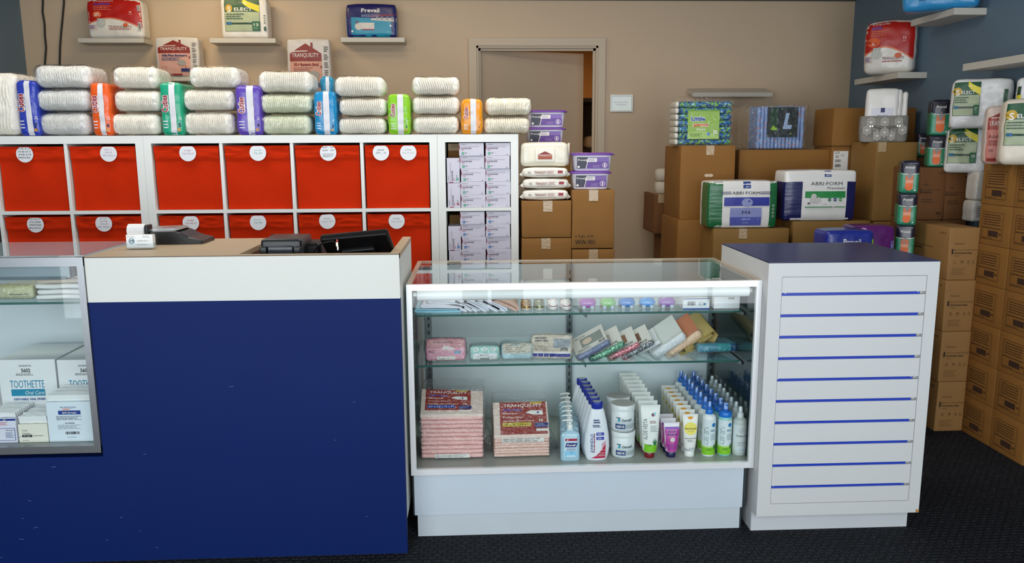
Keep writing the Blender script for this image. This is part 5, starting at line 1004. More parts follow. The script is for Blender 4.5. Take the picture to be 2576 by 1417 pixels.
def loop(s_, o_): return (a[0]+ux_*s_-uz_*o_, a[2]+uz_*s_+ux_*o_)
path = [loop(.0, .0), loop(L*.5, -.012), loop(L*.85, -.02), loop(L*1.0, -.002), loop(L*.95, .022), loop(L*.6, .022), loop(L*.2, .010), loop(.02, .006), loop(L*.3, .004), loop(L*.7, .004), loop(L*.9, .008), loop(L*.86, .014), loop(L*.5, .012)]
mb = MB(); th = .0016; rings = []
for i, (x, z) in enumerate(path):
    p0, p1 = path[max(i-1, 0)], path[min(i+1, len(path)-1)]; dx, dz = p1[0]-p0[0], p1[1]-p0[1]; l = math.hypot(dx, dz) or 1; nx_, nz_ = -dz/l*th, dx/l*th; rings.append([(x+nx_, 3.06, z+nz_), (x+nx_, 3.30, z+nz_+.03), (x-nx_, 3.30, z-nz_+.03), (x-nx_, 3.06, z-nz_)])
mb.loft(rings, m('#b09a5c', .6)); obj('mat_sheet', mb, t)
on2((1752, 866, 1866, 900), .14, m('#2a86a0', .35, coat=.3, bump=(20, .3)), lambda g: (g.band(.45, .75, .0, .95, m('#2aa0a8')), g.band(.75, .98, .1, .95, m('#1c5a8a')), g.rect(.02, .02, .98, .12, m('#c8cce8'))), 'swim_diaper_pack', 'teal and blue pack lying flat at the right end of the second shelf', 'pack', 58, Y=3.02, rz=math.radians(4))
# ---- top glass shelf
Z1 = ZS1+.0008; YA = YS1+.03
def bib(pts, lab, col, seed, thick=.0035):
    mb = MB(); rr = []
    P2 = [(P(x, y, Y=YA)[0], P(x, y, Y=YA)[2]) for x, y in pts]
    for i, (x, z) in enumerate(P2):
        p0, p1 = P2[max(i-1, 0)], P2[min(i+1, len(P2)-1)]; dx, dz = p1[0]-p0[0], p1[1]-p0[1]; l = math.hypot(dx, dz) or 1; nx_, nz_ = -dz/l*thick, dx/l*thick
        rr.append([(x+nx_, YA, z+nz_), (x+nx_, YA+.22, z+nz_+.002), (x-nx_, YA+.22, z-nz_+.002), (x-nx_, YA, z-nz_)])
    mb.loft(rr, col); obj('folded_bib', mb, None, label=lab, cat='bib', group='folded bibs on the top glass shelf')
BW = m('#e2e4ee', .8, bump=(50, .3)); BB = m('#a8d8e8', .8, bump=(50, .3)); BP = m('#d8b8a8', .8, bump=(50, .3))
bib([(1160, 785), (1100, 787), (1046, 787), (1042, 783), (1048, 779), (1100, 778), (1156, 779)], 'pale blue folded bib, lowest at the left end of the top shelf', BB, 1)
bib([(1174, 785), (1150, 776), (1100, 775), (1062, 775), (1058, 771), (1066, 768), (1110, 768), (1150, 768), (1168, 774)], 'white patterned folded bib lying on the pale blue one', BW, 2)
bib([(1186, 784), (1160, 770), (1120, 764), (1080, 763), (1074, 760), (1090, 757), (1130, 758), (1168, 764), (1188, 776)], 'white patterned folded bib, uppermost of the flat ones', BW, 3)
for i, (x, l) in enumerate(((1203, 'first'), (1226, 'second'), (1254, 'third'), (1273, 'fourth'))):
    bib([(x-3, 785), (x-28, 772), (x-58, 758), (x-48, 756), (x-22, 766), (x+1, 778), (x+2, 783)], f'white bib leaning to the left, {l} after the flat pile', BW, 4+i)
bib([(1300, 783), (1278, 772), (1238, 756), (1250, 752), (1285, 764), (1304, 775), (1303, 782)], 'white and peach bib, last of the leaning ones', BP, 9, .004)
def shoe(px, lab, toe, upper, name='baby_shoe', strap=True):
    cx, cz, w, h = fr(*px, YA+.01); t = thing(name, lab, 'baby shoe', (cx, YA+.01, Z1), 0); H = cz+h-Z1
    mb = MB(); n = 24
    def sec(f, z):
        out = []
        for k in range(n):
            a = 2*PI*k/n; x = math.cos(a)*w/2*f; y = .05+math.sin(a)*.05*f; x *= 1-.15*max(0, math.sin(a)); out.append((x, y, z))
        return out
    mb.loft([sec(.94, 0), sec(1, .003), sec(1, .008)], m('#e8e4e0', .5)); obj('sole', mb, t)
    mb = MB(); mb.loft([sec(.97, .008), sec(.95, H*.5), sec(.82, H*.72), sec(.55, H*.82)], toe); obj('toe_cap', mb, t)
    mb = MB(); mb.loft([[(x*.96, y*1+.02, z) for x, y, z in sec(.85, H*.55)], [(x, y+.018, z) for x, y, z in sec(.84, H*.95)], [(x, y+.022, z) for x, y, z in sec(.7, H*1.02)]], upper, (False, True)); obj('upper', mb, t)
    if strap:
        mb = MB(); mb.wire([(-w*.4, .03, H*.45), (-w*.32, .004, H*.40), (0, -.004+.004, H*.34), (w*.32, .004, H*.40), (w*.4, .03, H*.45)], .0012, m('#8a2030'), 6); obj('stitching', mb, t); mb = MB(); mb.rbox(w*.5, .02, .005, .002, m('#e8e0dc', .4), c=(0, .03, H*.78)); obj('strap', mb, t)
GOLD, GGR = sequin('#6a4a20', '#c8a058'), sequin('#5a6040', '#a8b088')
shoe((1311, 753, 1340, 782), 'glittery gold baby bootie, leftmost of the little shoes', GOLD, GOLD, 'baby_bootie', False); shoe((1343, 753, 1373, 782), 'glittery olive baby bootie beside the gold one', GGR, GGR, 'baby_bootie', False)
shoe((1377, 752, 1408, 782), 'red and white baby shoe, left of the pair', m('#ece8e4', .5), m('#8a1c2c', .6)); shoe((1411, 752, 1441, 782), 'red and white baby shoe, right of the pair', m('#ece8e4', .5), m('#8a1c2c', .6))
def pacis(px, col, lab):
    cx, cz, w, h = fr(*px, YA+.01); t = thing('pacifier_case', lab, 'pacifier case', (cx, YA+.04, Z1), 0, 'round pacifier cases'); H = cz+h-Z1; c = m(col, .25, coat=.5)
    mb = MB(); mb.loft([[(x, y*.8, z) for x, y, z in ring(w*f/2, w*f/2*.8, z, 24, 2.6)] for f, z in ((.62, .006), (.8, .012), (.98, H*.45), (1.0, H*.52))], c); cs_ = obj('case', mb, t)
    mb = MB(); mb.loft([[(x, y*.8, z) for x, y, z in ring(w*f/2, w*f/2*.8, z, 24, 2.2)] for f, z in ((.98, H*.52), (.95, H*.62), (.75, H*.86), (.45, H*.97))], m(col, .2, coat=.6)); obj('lid', mb, t)
    for s_ in (-1, 1): mb = MB(); mb.loft([ring(.006, .006, 0, 12, 3, (s_*w*.24, -.012, 0)), ring(.0085, .007, .014, 12, 3, (s_*w*.24, -.014, 0))], m('#dfe8f4', .2)); obj('foot', mb, cs_)
    mb = MB(); g = None; mb.box(-w*.48, .012, .0, w*.48, .013, H*1.12, m('#d8c8c0', .4)); obj('backing_card', mb, t)
for px, c, l in (((1459, 752, 1503, 784), '#b06ab8', 'pink'), ((1512, 752, 1553, 783), '#8cc878', 'green'), ((1559, 751, 1602, 783), '#4a86d0', 'royal blue'), ((1611, 751, 1653, 782), '#4a9ae0', 'sky blue'), ((1660, 750, 1704, 782), '#9a6ab8', 'violet')): pacis(px, c, f'{l} rounded pacifier case on the top glass shelf')
for px, lab, bl in (((1718, 751, 1785, 781), 'white box with a barcode and blue edge on the top shelf', 1), ((1796, 747, 1861, 780), 'plain white box at the right end of the top shelf', 0)):
    cx, cz, w, h = fr(*px, YA); H = cz+h-Z1; mb = MB(); mb.rbox(w, .12, H, .0012, m('#e6e8ea', .35), k=1, smooth=False); g = front(mb, w, H, -.06)
    if bl: g.rect(0, 0, 1, .10, m('#2458b0')); g.rect(0, .93, 1, 1, m('#2458b0')); g.bars(.17, .35, .48, .72, INK, 14); g.lines(.58, .3, .74, .7, 4, m('#8a9098')); g.rect(.76, .36, .86, .6, m('#3a8aa0'))
    else: g.bars(.55, .78, .78, .97, INK, 9)
    obj('supply_box', mb, None, (cx, YA+.06, Z1), label=lab, cat='box')
# ------------------------------------------------------------------ inside the built-in showcase
ZDL = zb+.0208; Y0 = YL+.05
def lbox(px, d, fn, lab, name='supply_box', base=None, Y=Y0, rz=0.0):
    cx, cz, w, h = fr(*px, Y); H = cz+h-ZDL; base = base or m('#e4e6e8', .4); mb = MB(); mb.rbox(w, d, H, .0012, base, k=1, smooth=False); fn(front(mb, w, H, -d/2)); return obj(name, mb, None, (cx, Y+d/2, ZDL), rz, label=lab, cat='box'), cx, w, H
INB, TQ = m('#1c3a8a', .4), m('#1f86a8', .4)
def tooth(g):
    g.text('REORDER NO.', .48, .915, .025, INK, fit=.22); g.text('5602', .48, .85, .055, INK, fit=.16, bold=.02); g.lines(.3, .775, .68, .81, 2, m('#5a5a5a')); g.text('TOOTHETTE', .48, .66, .11, TQ, fit=.60); g.rect(.19, .49, .78, .585, TQ); g.text('Oral Care', .60, .537, .055, WH, fit=.33, shear=.3); g.text('DISPOSABLE ORAL SWABS', .50, .445, .032, INB, fit=.55, bold=.02); g.rect(.15, .20, .81, .27, TQ); g.text('OPEN HERE', .48, .235, .035, WH, fit=.2)
lbox((5, 905, 148, 1120), .24, tooth, 'white box of oral swabs marked 5602, in full view behind the sponges', Y=Y0+.13)
lbox((153, 905, 296, 1120), .24, tooth, 'second box of oral swabs, cut off by the showcase post', Y=Y0+.13)
def spl(g):
    g.text('McKESSON', .47, .87, .045, INB, fit=.33, bold=.02); g.rect(.35, .80, .5, .835, m('#e8a088')); g.rect(.25, .69, .73, .79, INB); g.text('Split Sponges', .49, .74, .045, WH, fit=.31, bold=.02); g.lines(.2, .55, .8, .66, 4, m('#5a5e68')); g.text('16-42426', .48, .475, .03, INK, fit=.2, bold=.02); g.lines(.22, .32, .75, .44, 4, m('#9aa0a8')); g.bars(.37, .19, .68, .26, INK, 14); g.lines(.4, .1, .6, .13, 1, m('#9aa0a8'))
o, cx, w, H = lbox((120, 1012, 237, 1120), .17, spl, 'white carton of split sponges with a navy bar, right end of the deck', base=m('#dbe6ee', .4))
def packets(cx, w, z0, y0, y1, n, h, lab):
    t = thing('sponge_packets', lab, 'packets', (cx, y0, z0), 0)
    for i in range(n):
        f = i/max(1, n-1); mb = MB(); wp = lambda x, y, z: (x, y+.002*noise.noise(Vector((x*30, z*30, i))), z+.001*noise.noise(Vector((x*60, i*3, 0)))); mb.rbox(w*(.97-.02*(i % 3)), .004, h*(1+.04*((i*5) % 4)), .0018, m('#eceeee', .35, coat=.2), (8, 1, 2), 2, wp); obj('packet', mb, t, ((i % 3-1)*.001, (y1-y0)*f, .001), (math.radians(12), 0, 0))
packets(cx, w, ZDL+H, Y0+.012, Y0+.155, 15, .024, 'row of white foil packets standing out of the split sponge carton')
o, cx, w, H = lbox((47, 1068, 121, 1120), .16, lambda g: (g.text('Curity', .22, .68, .10, m('#7a6a50'), fit=.18), g.text('IV Sponges', .26, .52, .07, m('#4a4a40'), fit=.26), g.rect(.12, .30, .46, .44, INK), g.text('2"x2"', .29, .37, .08, WH, fit=.26), g.lines(.5, .33, .85, .41, 1, m('#8a8070')), g.lines(.12, .1, .35, .15, 1, m('#8a8070'))), 'low cream carton of sponges marked 2x2, foil packets rising behind its edge', base=m('#e8e4d6', .4))
packets(cx, w, ZDL+H, Y0+.012, Y0+.145, 13, .028, 'row of white foil packets in the low cream carton')
o, cx, w, H = lbox((-28, 1053, 42, 1120), .15, lambda g: (g.rect(.0, .90, 1, .98, INB), g.text('soft', .60, .94, .05, WH, bold=.02), g.lines(.3, .72, .75, .86, 4, m('#c04a5a')), g.frame(.30, .1, .95, .6, .0015, INB), g.text('Sponges', .76, .52, .045, INK, fit=.28), g.lines(.6, .2, .92, .44, 5, m('#7a80a0'))), 'lavender white carton with a navy top line at the left edge', base=m('#dcdcea', .4))
packets(cx, w, ZDL+H, Y0+.012, Y0+.135, 11, .018, 'row of white packets in the carton at the left edge')
mb, g = pack_mb(.24, .10, .16, m('#e2e0e2', .3, coat=.4, bump=(20, .4)), .03, .01, .008, 77); obj('pad_bag', mb, None, (P(-10, 980, Y=Y0+.20)[0]-.10, Y0+.225, ZDL+.0), label='glossy white bag left of the oral swab box', cat='pack')
ZL1 = SH1L+.0085; Yq = YL+.09
for i in range(4):
    cx, cz, w, h = fr(85, 700, 300, 762, Yq); H = (cz+h-ZL1)/4
    mb = MB(); wp = lambda x, y, z: (x+.006*noise.noise(Vector((i*9, y*9, z*30))), y-.004*noise.noise(Vector((x*12, i*5, z*30))), z+.003*noise.noise(Vector((x*14, y*12, i*4))))
    mb.rbox(w, .24, H-.002, H*.42, m('#e4e4e2' if i < 3 else '#d8cbb8', .35, coat=.35, bump=(18, .3)), (16, 8, 2), 3, wp); obj('folded_apparel', mb, None, (cx+(i % 2)*.006, Yq+.125, ZL1+i*H), label='folded white garment, '+['lowest', 'second', 'third', 'top tan-tinted one'][i]+' of the pile on the left glass shelf', cat='pack', group='bagged garments on the left glass shelf')
on2((-40, 718, 82, 762), .2, m('#b9b890', .5), lambda g: (g.rect(.4, .5, .98, .98, m('#c8c898')), g.lines(.5, .3, .9, .45, 1, m('#6a6a60'))), 'liner_pack', 'greenish flat pack in loose clear film on the left glass shelf', 'pack', 79, Y=Yq, Z=ZL1, wr=.006)
# ------------------------------------------------------------------ stock at the right: tall cartons by the back wall
BACK = m('#2e1c10', .9)
def hand(g, u, v): 
    for du in (-.034, .034): g.ell(u+du, v, .022, m('#d8c2a8', .5), asp=1.6)
YA1 = 4.72
A = carton((1711, 366, 1847, 552), YA1, .40, 'tall carton with a hand hole, under the green and blue diaper pack', fn=lambda g: hand(g, .52, .60), tape=.01, seed=1)
zA = A[1]; hA = A[3]
B = carton((1703, 553, 1838, 700), YA1-.04, .42, 'tall carton with a hand hole below the topmost one of that pile', z0=zA-hA-.001, h=hA, fn=lambda g: hand(g, .88, .70), seed=2, tape=None)
fill(B[0], B[2], YA1-.04, .42, zA-hA-.001, 1, 'carton at the foot of the tall hand-hole pile', tape=None)
YD1 = 4.86
D = carton((1858, 376, 2086, 465), YD1, .40, 'wide carton behind the blue-printed diapers, top of its pile', h=.36, seed=3, tape=None)
fill(D[0], D[2], YD1, .40, D[1], 3, 'wide carton in the pile behind the bordered white packs', tape=None)
YM = 4.42
M_ = carton((1793, 575, 1985, 655), YM, .24, 'carton under the green-sided white pack', KRAFTL, seed=4, tape=-.05, h=.33)
fill(M_[0], M_[2], YM, .24, M_[1], 2, 'carton below the one carrying the green-sided pack', tape=None)
L_ = carton((1993, 556, 2187, 655), YM+.02, .34, 'carton under the navy-sided white pack', KRAFTL, seed=5, tape=None, h=.33)
fill(L_[0], L_[2], YM+.02, .34, L_[1], 2, 'carton below the one carrying the navy-sided pack', tape=None)
YF1 = 4.48
F_ = carton((2200, 357, 2302, 556), YF1, .31, 'tall carton under the grey patterned basket', KRAFTL, seed=6, tape=-.09)
F2 = carton((2194, 557, 2296, 700), YF1, .31, 'carton below the tall one that carries the basket', KRAFTL, z0=F_[1]-.46-.001, h=.46, seed=7, tape=None)
fill(F2[0], F2[2], YF1, .31, F2[1], 1, 'carton at the foot of the basket pile', tape=None)
YE1 = 4.81
def lab2(g): g.rect(.02, .66, .205, .93, WH); g.text('2078', .065, .905, .04, INK, fit=.06); g.text('CE', .13, .87, .03, INK); g.lines(.045, .83, .10, .87, 2, INK); g.bars(.045, .77, .12, .81, INK, 14); g.bars(.045, .70, .12, .74, INK, 14, 3)
G_ = carton((2090, 367, 2290, 465), 4.83, .26, 'carton with a white barcode label, beside the wide carton and behind the tall one', fn=lab2, seed=8, tape=None, h=.42)
fill(G_[0], G_[2], 4.83, .26, G_[1], 2, 'carton below the barcode label carton', tape=None)
E_ = carton((2096, 271, 2303, 366), YE1, .28, 'carton set back at the top, behind the grey basket', z0=G_[1]+G_[3]+.001, seed=9, tape=None)
C_ = carton((1645, 489, 1697, 588), 5.25, .34, 'small carton jutting out at the left of the tall hand-hole pile', KRAFTD, seed=10, tape=-.02)
C2 = carton((1668, 589, 1716, 700), 5.27, .30, 'carton under the small jutting one, left of the tall pile', KRAFTD, z0=C_[1]-.40, h=.40, fn=lambda g: (g.rect(.02, .72, .22, .98, WH), g.lines(.04, .75, .2, .95, 5, INK)), seed=11, tape=None)
fill(C2[0], C2[2], 5.27, .30, C2[1], 1, 'lowest carton left of the tall pile', tape=None)
mb = MB(); cx, cz, w, h = fr(1655, 430, 1700, 489, 5.28)
for i in range(2): mb.lathe([(.05, i*.085+.0), (.062, i*.085+.01), (.062, i*.085+.07), (.04, i*.085+.08)], m('#cfc5b4', .6), (0, 0, 0), 16)
obj('tissue_rolls', mb, None, (cx, 5.36, C_[1]+C_[3]+.001), label='two pale rolls stacked on the small jutting carton', cat='rolls')
# diaper packs on the cartons
z = A[1]+A[3]
def pawz(px, Y, z0):
    cx, cz, w, h = fr(*px, Y); H = cz+h-z0; t = thing('diaper_pack', 'green and blue print diaper pack with a lime label, in clear film', 'diaper pack', (cx, Y+.10, z0+.0008))
    key = bpy.data.materials.new('paw_print'); key.use_nodes = True; nt = key.node_tree; b = nt.nodes['Principled BSDF']; tc = nt.nodes.new('ShaderNodeTexCoord'); v = nt.nodes.new('ShaderNodeTexVoronoi'); v.inputs['Scale'].default_value = 95
    cr = nt.nodes.new('ShaderNodeValToRGB'); cr.color_ramp.interpolation = 'CONSTANT'; e = cr.color_ramp.elements; e[0].color = srgb('#2a6ea8')+(1,); e[1].position = .45; e[1].color = srgb('#1c4a7a')+(1,); x = e.new(.62); x.color = srgb('#7ab040')+(1,); x = e.new(.82); x.color = srgb('#8ac4d8')+(1,)
    nt.links.new(tc.outputs['Object'], v.inputs['Vector']); nt.links.new(v.outputs['Color'], cr.inputs[0]); nt.links.new(cr.outputs[0], b.inputs['Base Color']); b.inputs['Roughness'].default_value = .4
    W = w*.88; n = 7
    for i in range(n):
        hh = (H*.90)/n; mb = MB(); wp = lambda x, y, z_: (x+.004*noise.noise(Vector((y*20, i, z_*30))), y+(-.006*math.cos(z_/hh*PI)+.006*noise.noise(Vector((x*16, i*3, 0))))*(1 if y < 0 else .3), z_)
        mb.rbox(W, .17, hh-.001, hh*.45, key, (12, 4, 2), 3, wp, (.012, 0, i*hh+.002)); mb.rbox(.02, .15, hh*.9, hh*.3, m('#d8d4c8', .6), (1, 2, 1), 2, None, (-W/2+.0, .0, i*hh+.004)); obj('folded_diaper', mb, t)
    mb = MB(); lw, lh = W*.60, H*.60; g = front(mb, lw, lh, -.098, -lw*.52, H*.13); mb.box(-lw*.52, -.098, H*.13, lw*.48, -.096, H*.13+lh, m('#8fb84a', .45))
    g.band(.0, 1, 0, lambda u: .18+.1*math.sin(u*4), m('#a4c868', .45), 8, 1); g.rect(0, .95, 1, 1, m('#6a9a2a', .45))
    for s_, u, v, hh, f, c, c2 in (('Little', .32, .70, .135, .44, '#e8ecf4', '#2c4aa8'), ('pawz', .42, .50, .12, .48, '#f4ece0', '#d85a1e')): g.text(s_, u, v, hh*1.08, m(c), fit=f*1.06, bold=.08); g.text(s_, u, v, hh, m(c2), fit=f, bold=.04)
    g.text('Diapers', .42, .34, .07, WH, fit=.27, bold=.02); g.text('XL', .88, .24, .12, WH, fit=.16, bold=.05); g.ell(.66, .17, .06, m('#5a8ac8')); g.lines(.08, .08, .5, .2, 3, m('#5a7a30')); obj('label_card', mb, t)
    mb = MB()
    def wp(x, y, z_):
        nn = noise.noise(Vector((x*20, y*14, z_*22))); return (x+.005*nn, y+.004*nn-(0 if y > 0 else .0), z_+.006*nn*(z_ > 0)+(.012 if z_ > H*.45 else 0))
    mb.rbox(w, .215, H-.012, .014, FILM, (18, 8, 16), 3, wp); obj('bag', mb, t, (0, 0, .001))
pawz((1697, 243, 1847, 366), YA1+.02, z)
def lpack(px, Y, z0):
    cx, cz, w, h = fr(*px, Y); H = cz+h-z0; t = thing('diaper_pack', 'blue-printed folded diapers in clear film with a dark L card', 'diaper pack', (cx, Y+.10, z0+.0008))
    key = bpy.data.materials.new('blue_print'); key.use_nodes = True; nt = key.node_tree; b = nt.nodes['Principled BSDF']; tc = nt.nodes.new('ShaderNodeTexCoord'); v = nt.nodes.new('ShaderNodeTexVoronoi'); v.inputs['Scale'].default_value = 42
    cr = nt.nodes.new('ShaderNodeValToRGB'); cr.color_ramp.interpolation = 'CONSTANT'; e = cr.color_ramp.elements; e[0].color = srgb('#d8826a')+(1,); e[1].position = .22; e[1].color = srgb('#7a94c0')+(1,); x = e.new(.8); x.color = srgb('#92a8cc')+(1,)
    nt.links.new(tc.outputs['Object'], v.inputs['Vector']); nt.links.new(v.outputs['Distance'], cr.inputs[0]); nt.links.new(cr.outputs[0], b.inputs['Base Color']); b.inputs['Roughness'].default_value = .6
    n = 13; W = w*.93
    for i in range(n):
        fw_ = W*.86/n; mb = MB(); wp = lambda x, y, z_: (x+.003*noise.noise(Vector((i, y*9, z_*16))), y+.006*noise.noise(Vector((i*3, z_*14, 1))), z_+.005*noise.noise(Vector((i*5, y*9, 3)))*(z_ > 0)); mb.rbox(fw_-.001, .16, H*.95, fw_*.46, key, (1, 4, 10), 4, wp, (-W*.36+i*fw_+fw_*.5, 0, .001)); obj('folded_diaper', mb, t)
    mb = MB(); lw, lh = W*.55, H*.66; x0 = -W*.19; mb.box(x0, -.094, H*.27, x0+lw, -.092, H*.27+lh, m('#0c1c1e', .35)); g = front(mb, lw, lh, -.094, x0, H*.27)
    g.rect(.08, .22, .34, 1, m('#0f3a20', .4)); g.ell(.22, .28, .05, m('#8ab81e'), asp=2.2); g.ell(.20, .33, .05, m('#8ab81e')); g.text('L', .66, .55, .48, m('#8fa8c8'), fit=.30, shear=.2, bold=.06); g.ell(.78, .12, .022, m('#7a9a2a'), asp=1.6); g.lines(.06, .09, .6, .11, 1, m('#3a5050')); obj('label_card', mb, t)
    mb = MB(); wp = lambda x, y, z_: (x+.005*noise.noise(Vector((x*20, y*14, z_*22))), y+.004*noise.noise(Vector((x*22, 3, z_*24))), z_+.006*noise.noise(Vector((x*30, y*14, 2)))*(z_ > 0)); mb.rbox(w*1.02, .20, H*1.0, .014, FILM, (18, 8, 14), 3, wp); obj('bag', mb, t, (0, 0, .001))
lpack((1883, 262, 2032, 374), YD1+.03, D[1]+D[3])
# white packs with coloured sides
def abri(px, Y, z0, side, g_fn, lab, seed):
    cx, cz, w, h = fr(*px, Y); H = cz+h-z0; mb, g = pack_mb(w, .17, H, m('#e9e7e2', .3, coat=.3, bump=(4, .2, 1, 1, 12)), .016, .008, .003, seed, .004, (18, 5, 16)); g.nx = 20; g.ny = 16
    g_fn(g, m(side, .3, coat=.3, bump=(8, .25, 1, 1, 10))); recolor(mb, lambda x, y, z: abs(x) > w*.42 and y < .03 and z < H*(.79 if 'navy' in lab else .97), m(side, .3, coat=.3, bump=(8, .25, 1, 1, 10))); obj('diaper_pack', mb, None, (cx, Y+.095, z0+.0008), label=lab, cat='diaper pack')
def m4(g, sd):
    g.rect(.015, .02, .20, .985, sd); g.rect(.88, .02, .985, .985, sd); g.rect(.20, .02, .88, .985, m('#e9e7e2', .35)); g.rect(.49, .84, .60, .98, m('#26408c')); g.text('ABENA', .545, .875, .035, WH, fit=.08)
    for i in range(4): g.rect(.18, .72+i*.017, .32, .728+i*.017, m('#2a2f5a')); g.rect(.74, .72+i*.017, .90, .728+i*.017, m('#2a2f5a'))
    g.text('ABRI·FORM', .53, .75, .065, m('#24242c'), fit=.40); g.rect(.22, .48, .87, .66, m('#30389a', .35)); g.ell(.55, .55, .09, m('#9098c8'), asp=1.3); g.rect(.31, .06, .76, .44, m('#8a92c8')); g.rect(.31, .06, .76, .24, m('#4a54a8')); g.text('M4', .54, .34, .075, m('#1a1a3a'), fit=.12, bold=.04); g.text('4163', .53, .12, .035, m('#b8c0e0'), fit=.08)
    for i in range(4): g.ell(.925, .48-.075*i, .026, WH, asp=.9); g.ell(.925, .48-.075*i, .019, sd, asp=.9)
abri((1784, 457, 1956, 575), YM+.01, M_[1]+M_[3], '#1c6a3c', m4, 'white M4 incontinence pack with dark green sides on a carton', 41)
def l4(g, sd):
    g.rect(.012, .01, .26, .78, sd); g.rect(.86, .01, .988, .78, sd); g.rect(.24, .01, .86, .79, m('#e9e7e2', .35)); g.rect(.54, .87, .635, .985, m('#26408c')); g.text('ABENA', .587, .895, .03, WH, fit=.07)
    g.text('ABRI·FORM', .57, .74, .07, m('#24242c'), fit=.44); g.text('Premium', .70, .655, .055, m('#4a4a50'), fit=.25, shear=.3); g.rect(.28, .46, .84, .59, m('#2a8a44', .35)); g.ell(.42, .42, .07, m('#c8c8c2'), asp=1.7); g.ell(.40, .49, .055, m('#c8c8c2'))
    for i, c in enumerate(('#2a6a4a', '#2a3a7a', '#3a9a4a')): g.ell(.62+.075*i, .425, .035, m(c)); g.lines(.60+.075*i, .415, .64+.075*i, .435, 1, WH)
    g.rect(.28, .265, .66, .29, m('#6a9a72')); g.rect(.71, .265, .84, .29, m('#6a9a72')); g.text('L4', .685, .278, .03, m('#4a4a50'), fit=.04); g.text('x 12', .55, .335, .025, m('#4a4a50')); [g.rect(.315+.012*i, .33, .322+.012*i, .375, INK) for i in range(3)]
abri((1976, 430, 2154, 558), YM+.02, L_[1]+L_[3], '#1f2358', l4, 'white L4 incontinence pack with navy sides on a carton', 42)
# fabric basket with white packs
cx, cz, w, h = fr(2178, 291, 2296, 357, YF1+.01); z0 = F_[1]+F_[3]
t = thing('fabric_basket', 'grey patterned fabric basket on the tall carton', 'basket', (cx+.02, YF1+.12, z0+.0008), -.38); H = cz+h-z0; D_ = .14; Wb = w*.95
bm = m('#8f8b84', .8, bump=(200, .15)); om = m('#d6d2ca', .7)
mb = MB(); rgb = lambda s_, z_, q=0: ring(Wb/2*s_-q, D_/2*s_-q, z_, 40, 5)
mb.loft([rgb(.93, 0), rgb(.97, .01), rgb(1, H*.5), rgb(.985, H), rgb(.985, H, .006), rgb(.93, .012, .006)], bm, (True, True)); g = G(mb, lambda a_, b_, k: (a_-Wb*.45, -D_/2*(.955+.045*min(1, b_/(H*.5)) if b_ < H*.5 else 1-.015*(b_/(H*.5)-1))-k-.0008, b_), Wb*.9, H)
def motif(u, v, s):
    for a_ in range(6):
        an = a_*PI/3+PI/6; cu, cv = u+math.cos(an)*s*.5, v+math.sin(an)*s*.9
        g.ell(cu, cv, .34*s*2, om, 14, .7); g.ell(cu, cv, .29*s*2, bm, 14, .7); g.ell(cu, cv, .16*s*2, om, 10, .6); g.ell(cu, cv, .12*s*2, bm, 10, .6)
    g.ell(u, v, .16*s*2, om, 10)
for u, v in ((.14, .84), (.5, .84), (.86, .84), (.32, .26), (.68, .26), (.0+.04, .50), (.96, .50), (.5, .40)): motif(.5+(u-.5)*.86, v*.9, .13)
for u in (.17, .22, .78, .83): g.ell(u, .60, .025, m('#e0e0dc', .2, .8))
obj('basket_body', mb, t); mb = MB(); g = G(mb, lambda a_, b_, k: (a_-Wb*.22, -D_/2-.0045-k, b_), Wb*.44, H)
mb.wire([(-Wb*.22+Wb*.44*f, -D_/2*1.0-.004-.012*math.sin(PI*f), H*.60-.008*math.sin(PI*f)) for f in [i/10 for i in range(11)]], .006, m('#7a7670', .8), 8); obj('handle', mb, t)
mb, g = pack_mb(Wb*.66, .055, H*1.25+.10, m('#e4e0da', .4, coat=.3), .02, .01, .003, 44, .004); g.rect(.18, .38, .82, .62, m('#d8d8e2')); g.rect(.45, .53, .57, .62, m('#23285a')); g.text('Abri Pad', .5, .47, .03, INK, fit=.3); g.lines(.3, .40, .7, .44, 1, m('#8a8a90'))
obj('pad_pack', mb, None, (cx-.005, YF1+.10, z0+.016), -.38, label='white pad pack with a small navy square, standing in the basket', cat='pack'); zz = z0+.016
mb, g = pack_mb(.036, .075, H*1.2+.10, m('#e4e0da', .4, coat=.3, bump=(30, .3)), .015, .004, .004, 45, .004); obj('pad_pack', mb, None, (cx+Wb*.31, YF1+.085, zz), -.38, label='narrow white pad pack at the right inside the basket', cat='pack')
mb, g = pack_mb(.028, .065, H*1.1+.10, m('#e4e0da', .4, coat=.3, bump=(30, .3)), .012, .003, .003, 46, .004); obj('pad_pack', mb, None, (cx+Wb*.31+.031, YF1+.073, zz), -.38, label='thinnest white pad pack at the right edge of the basket', cat='pack')
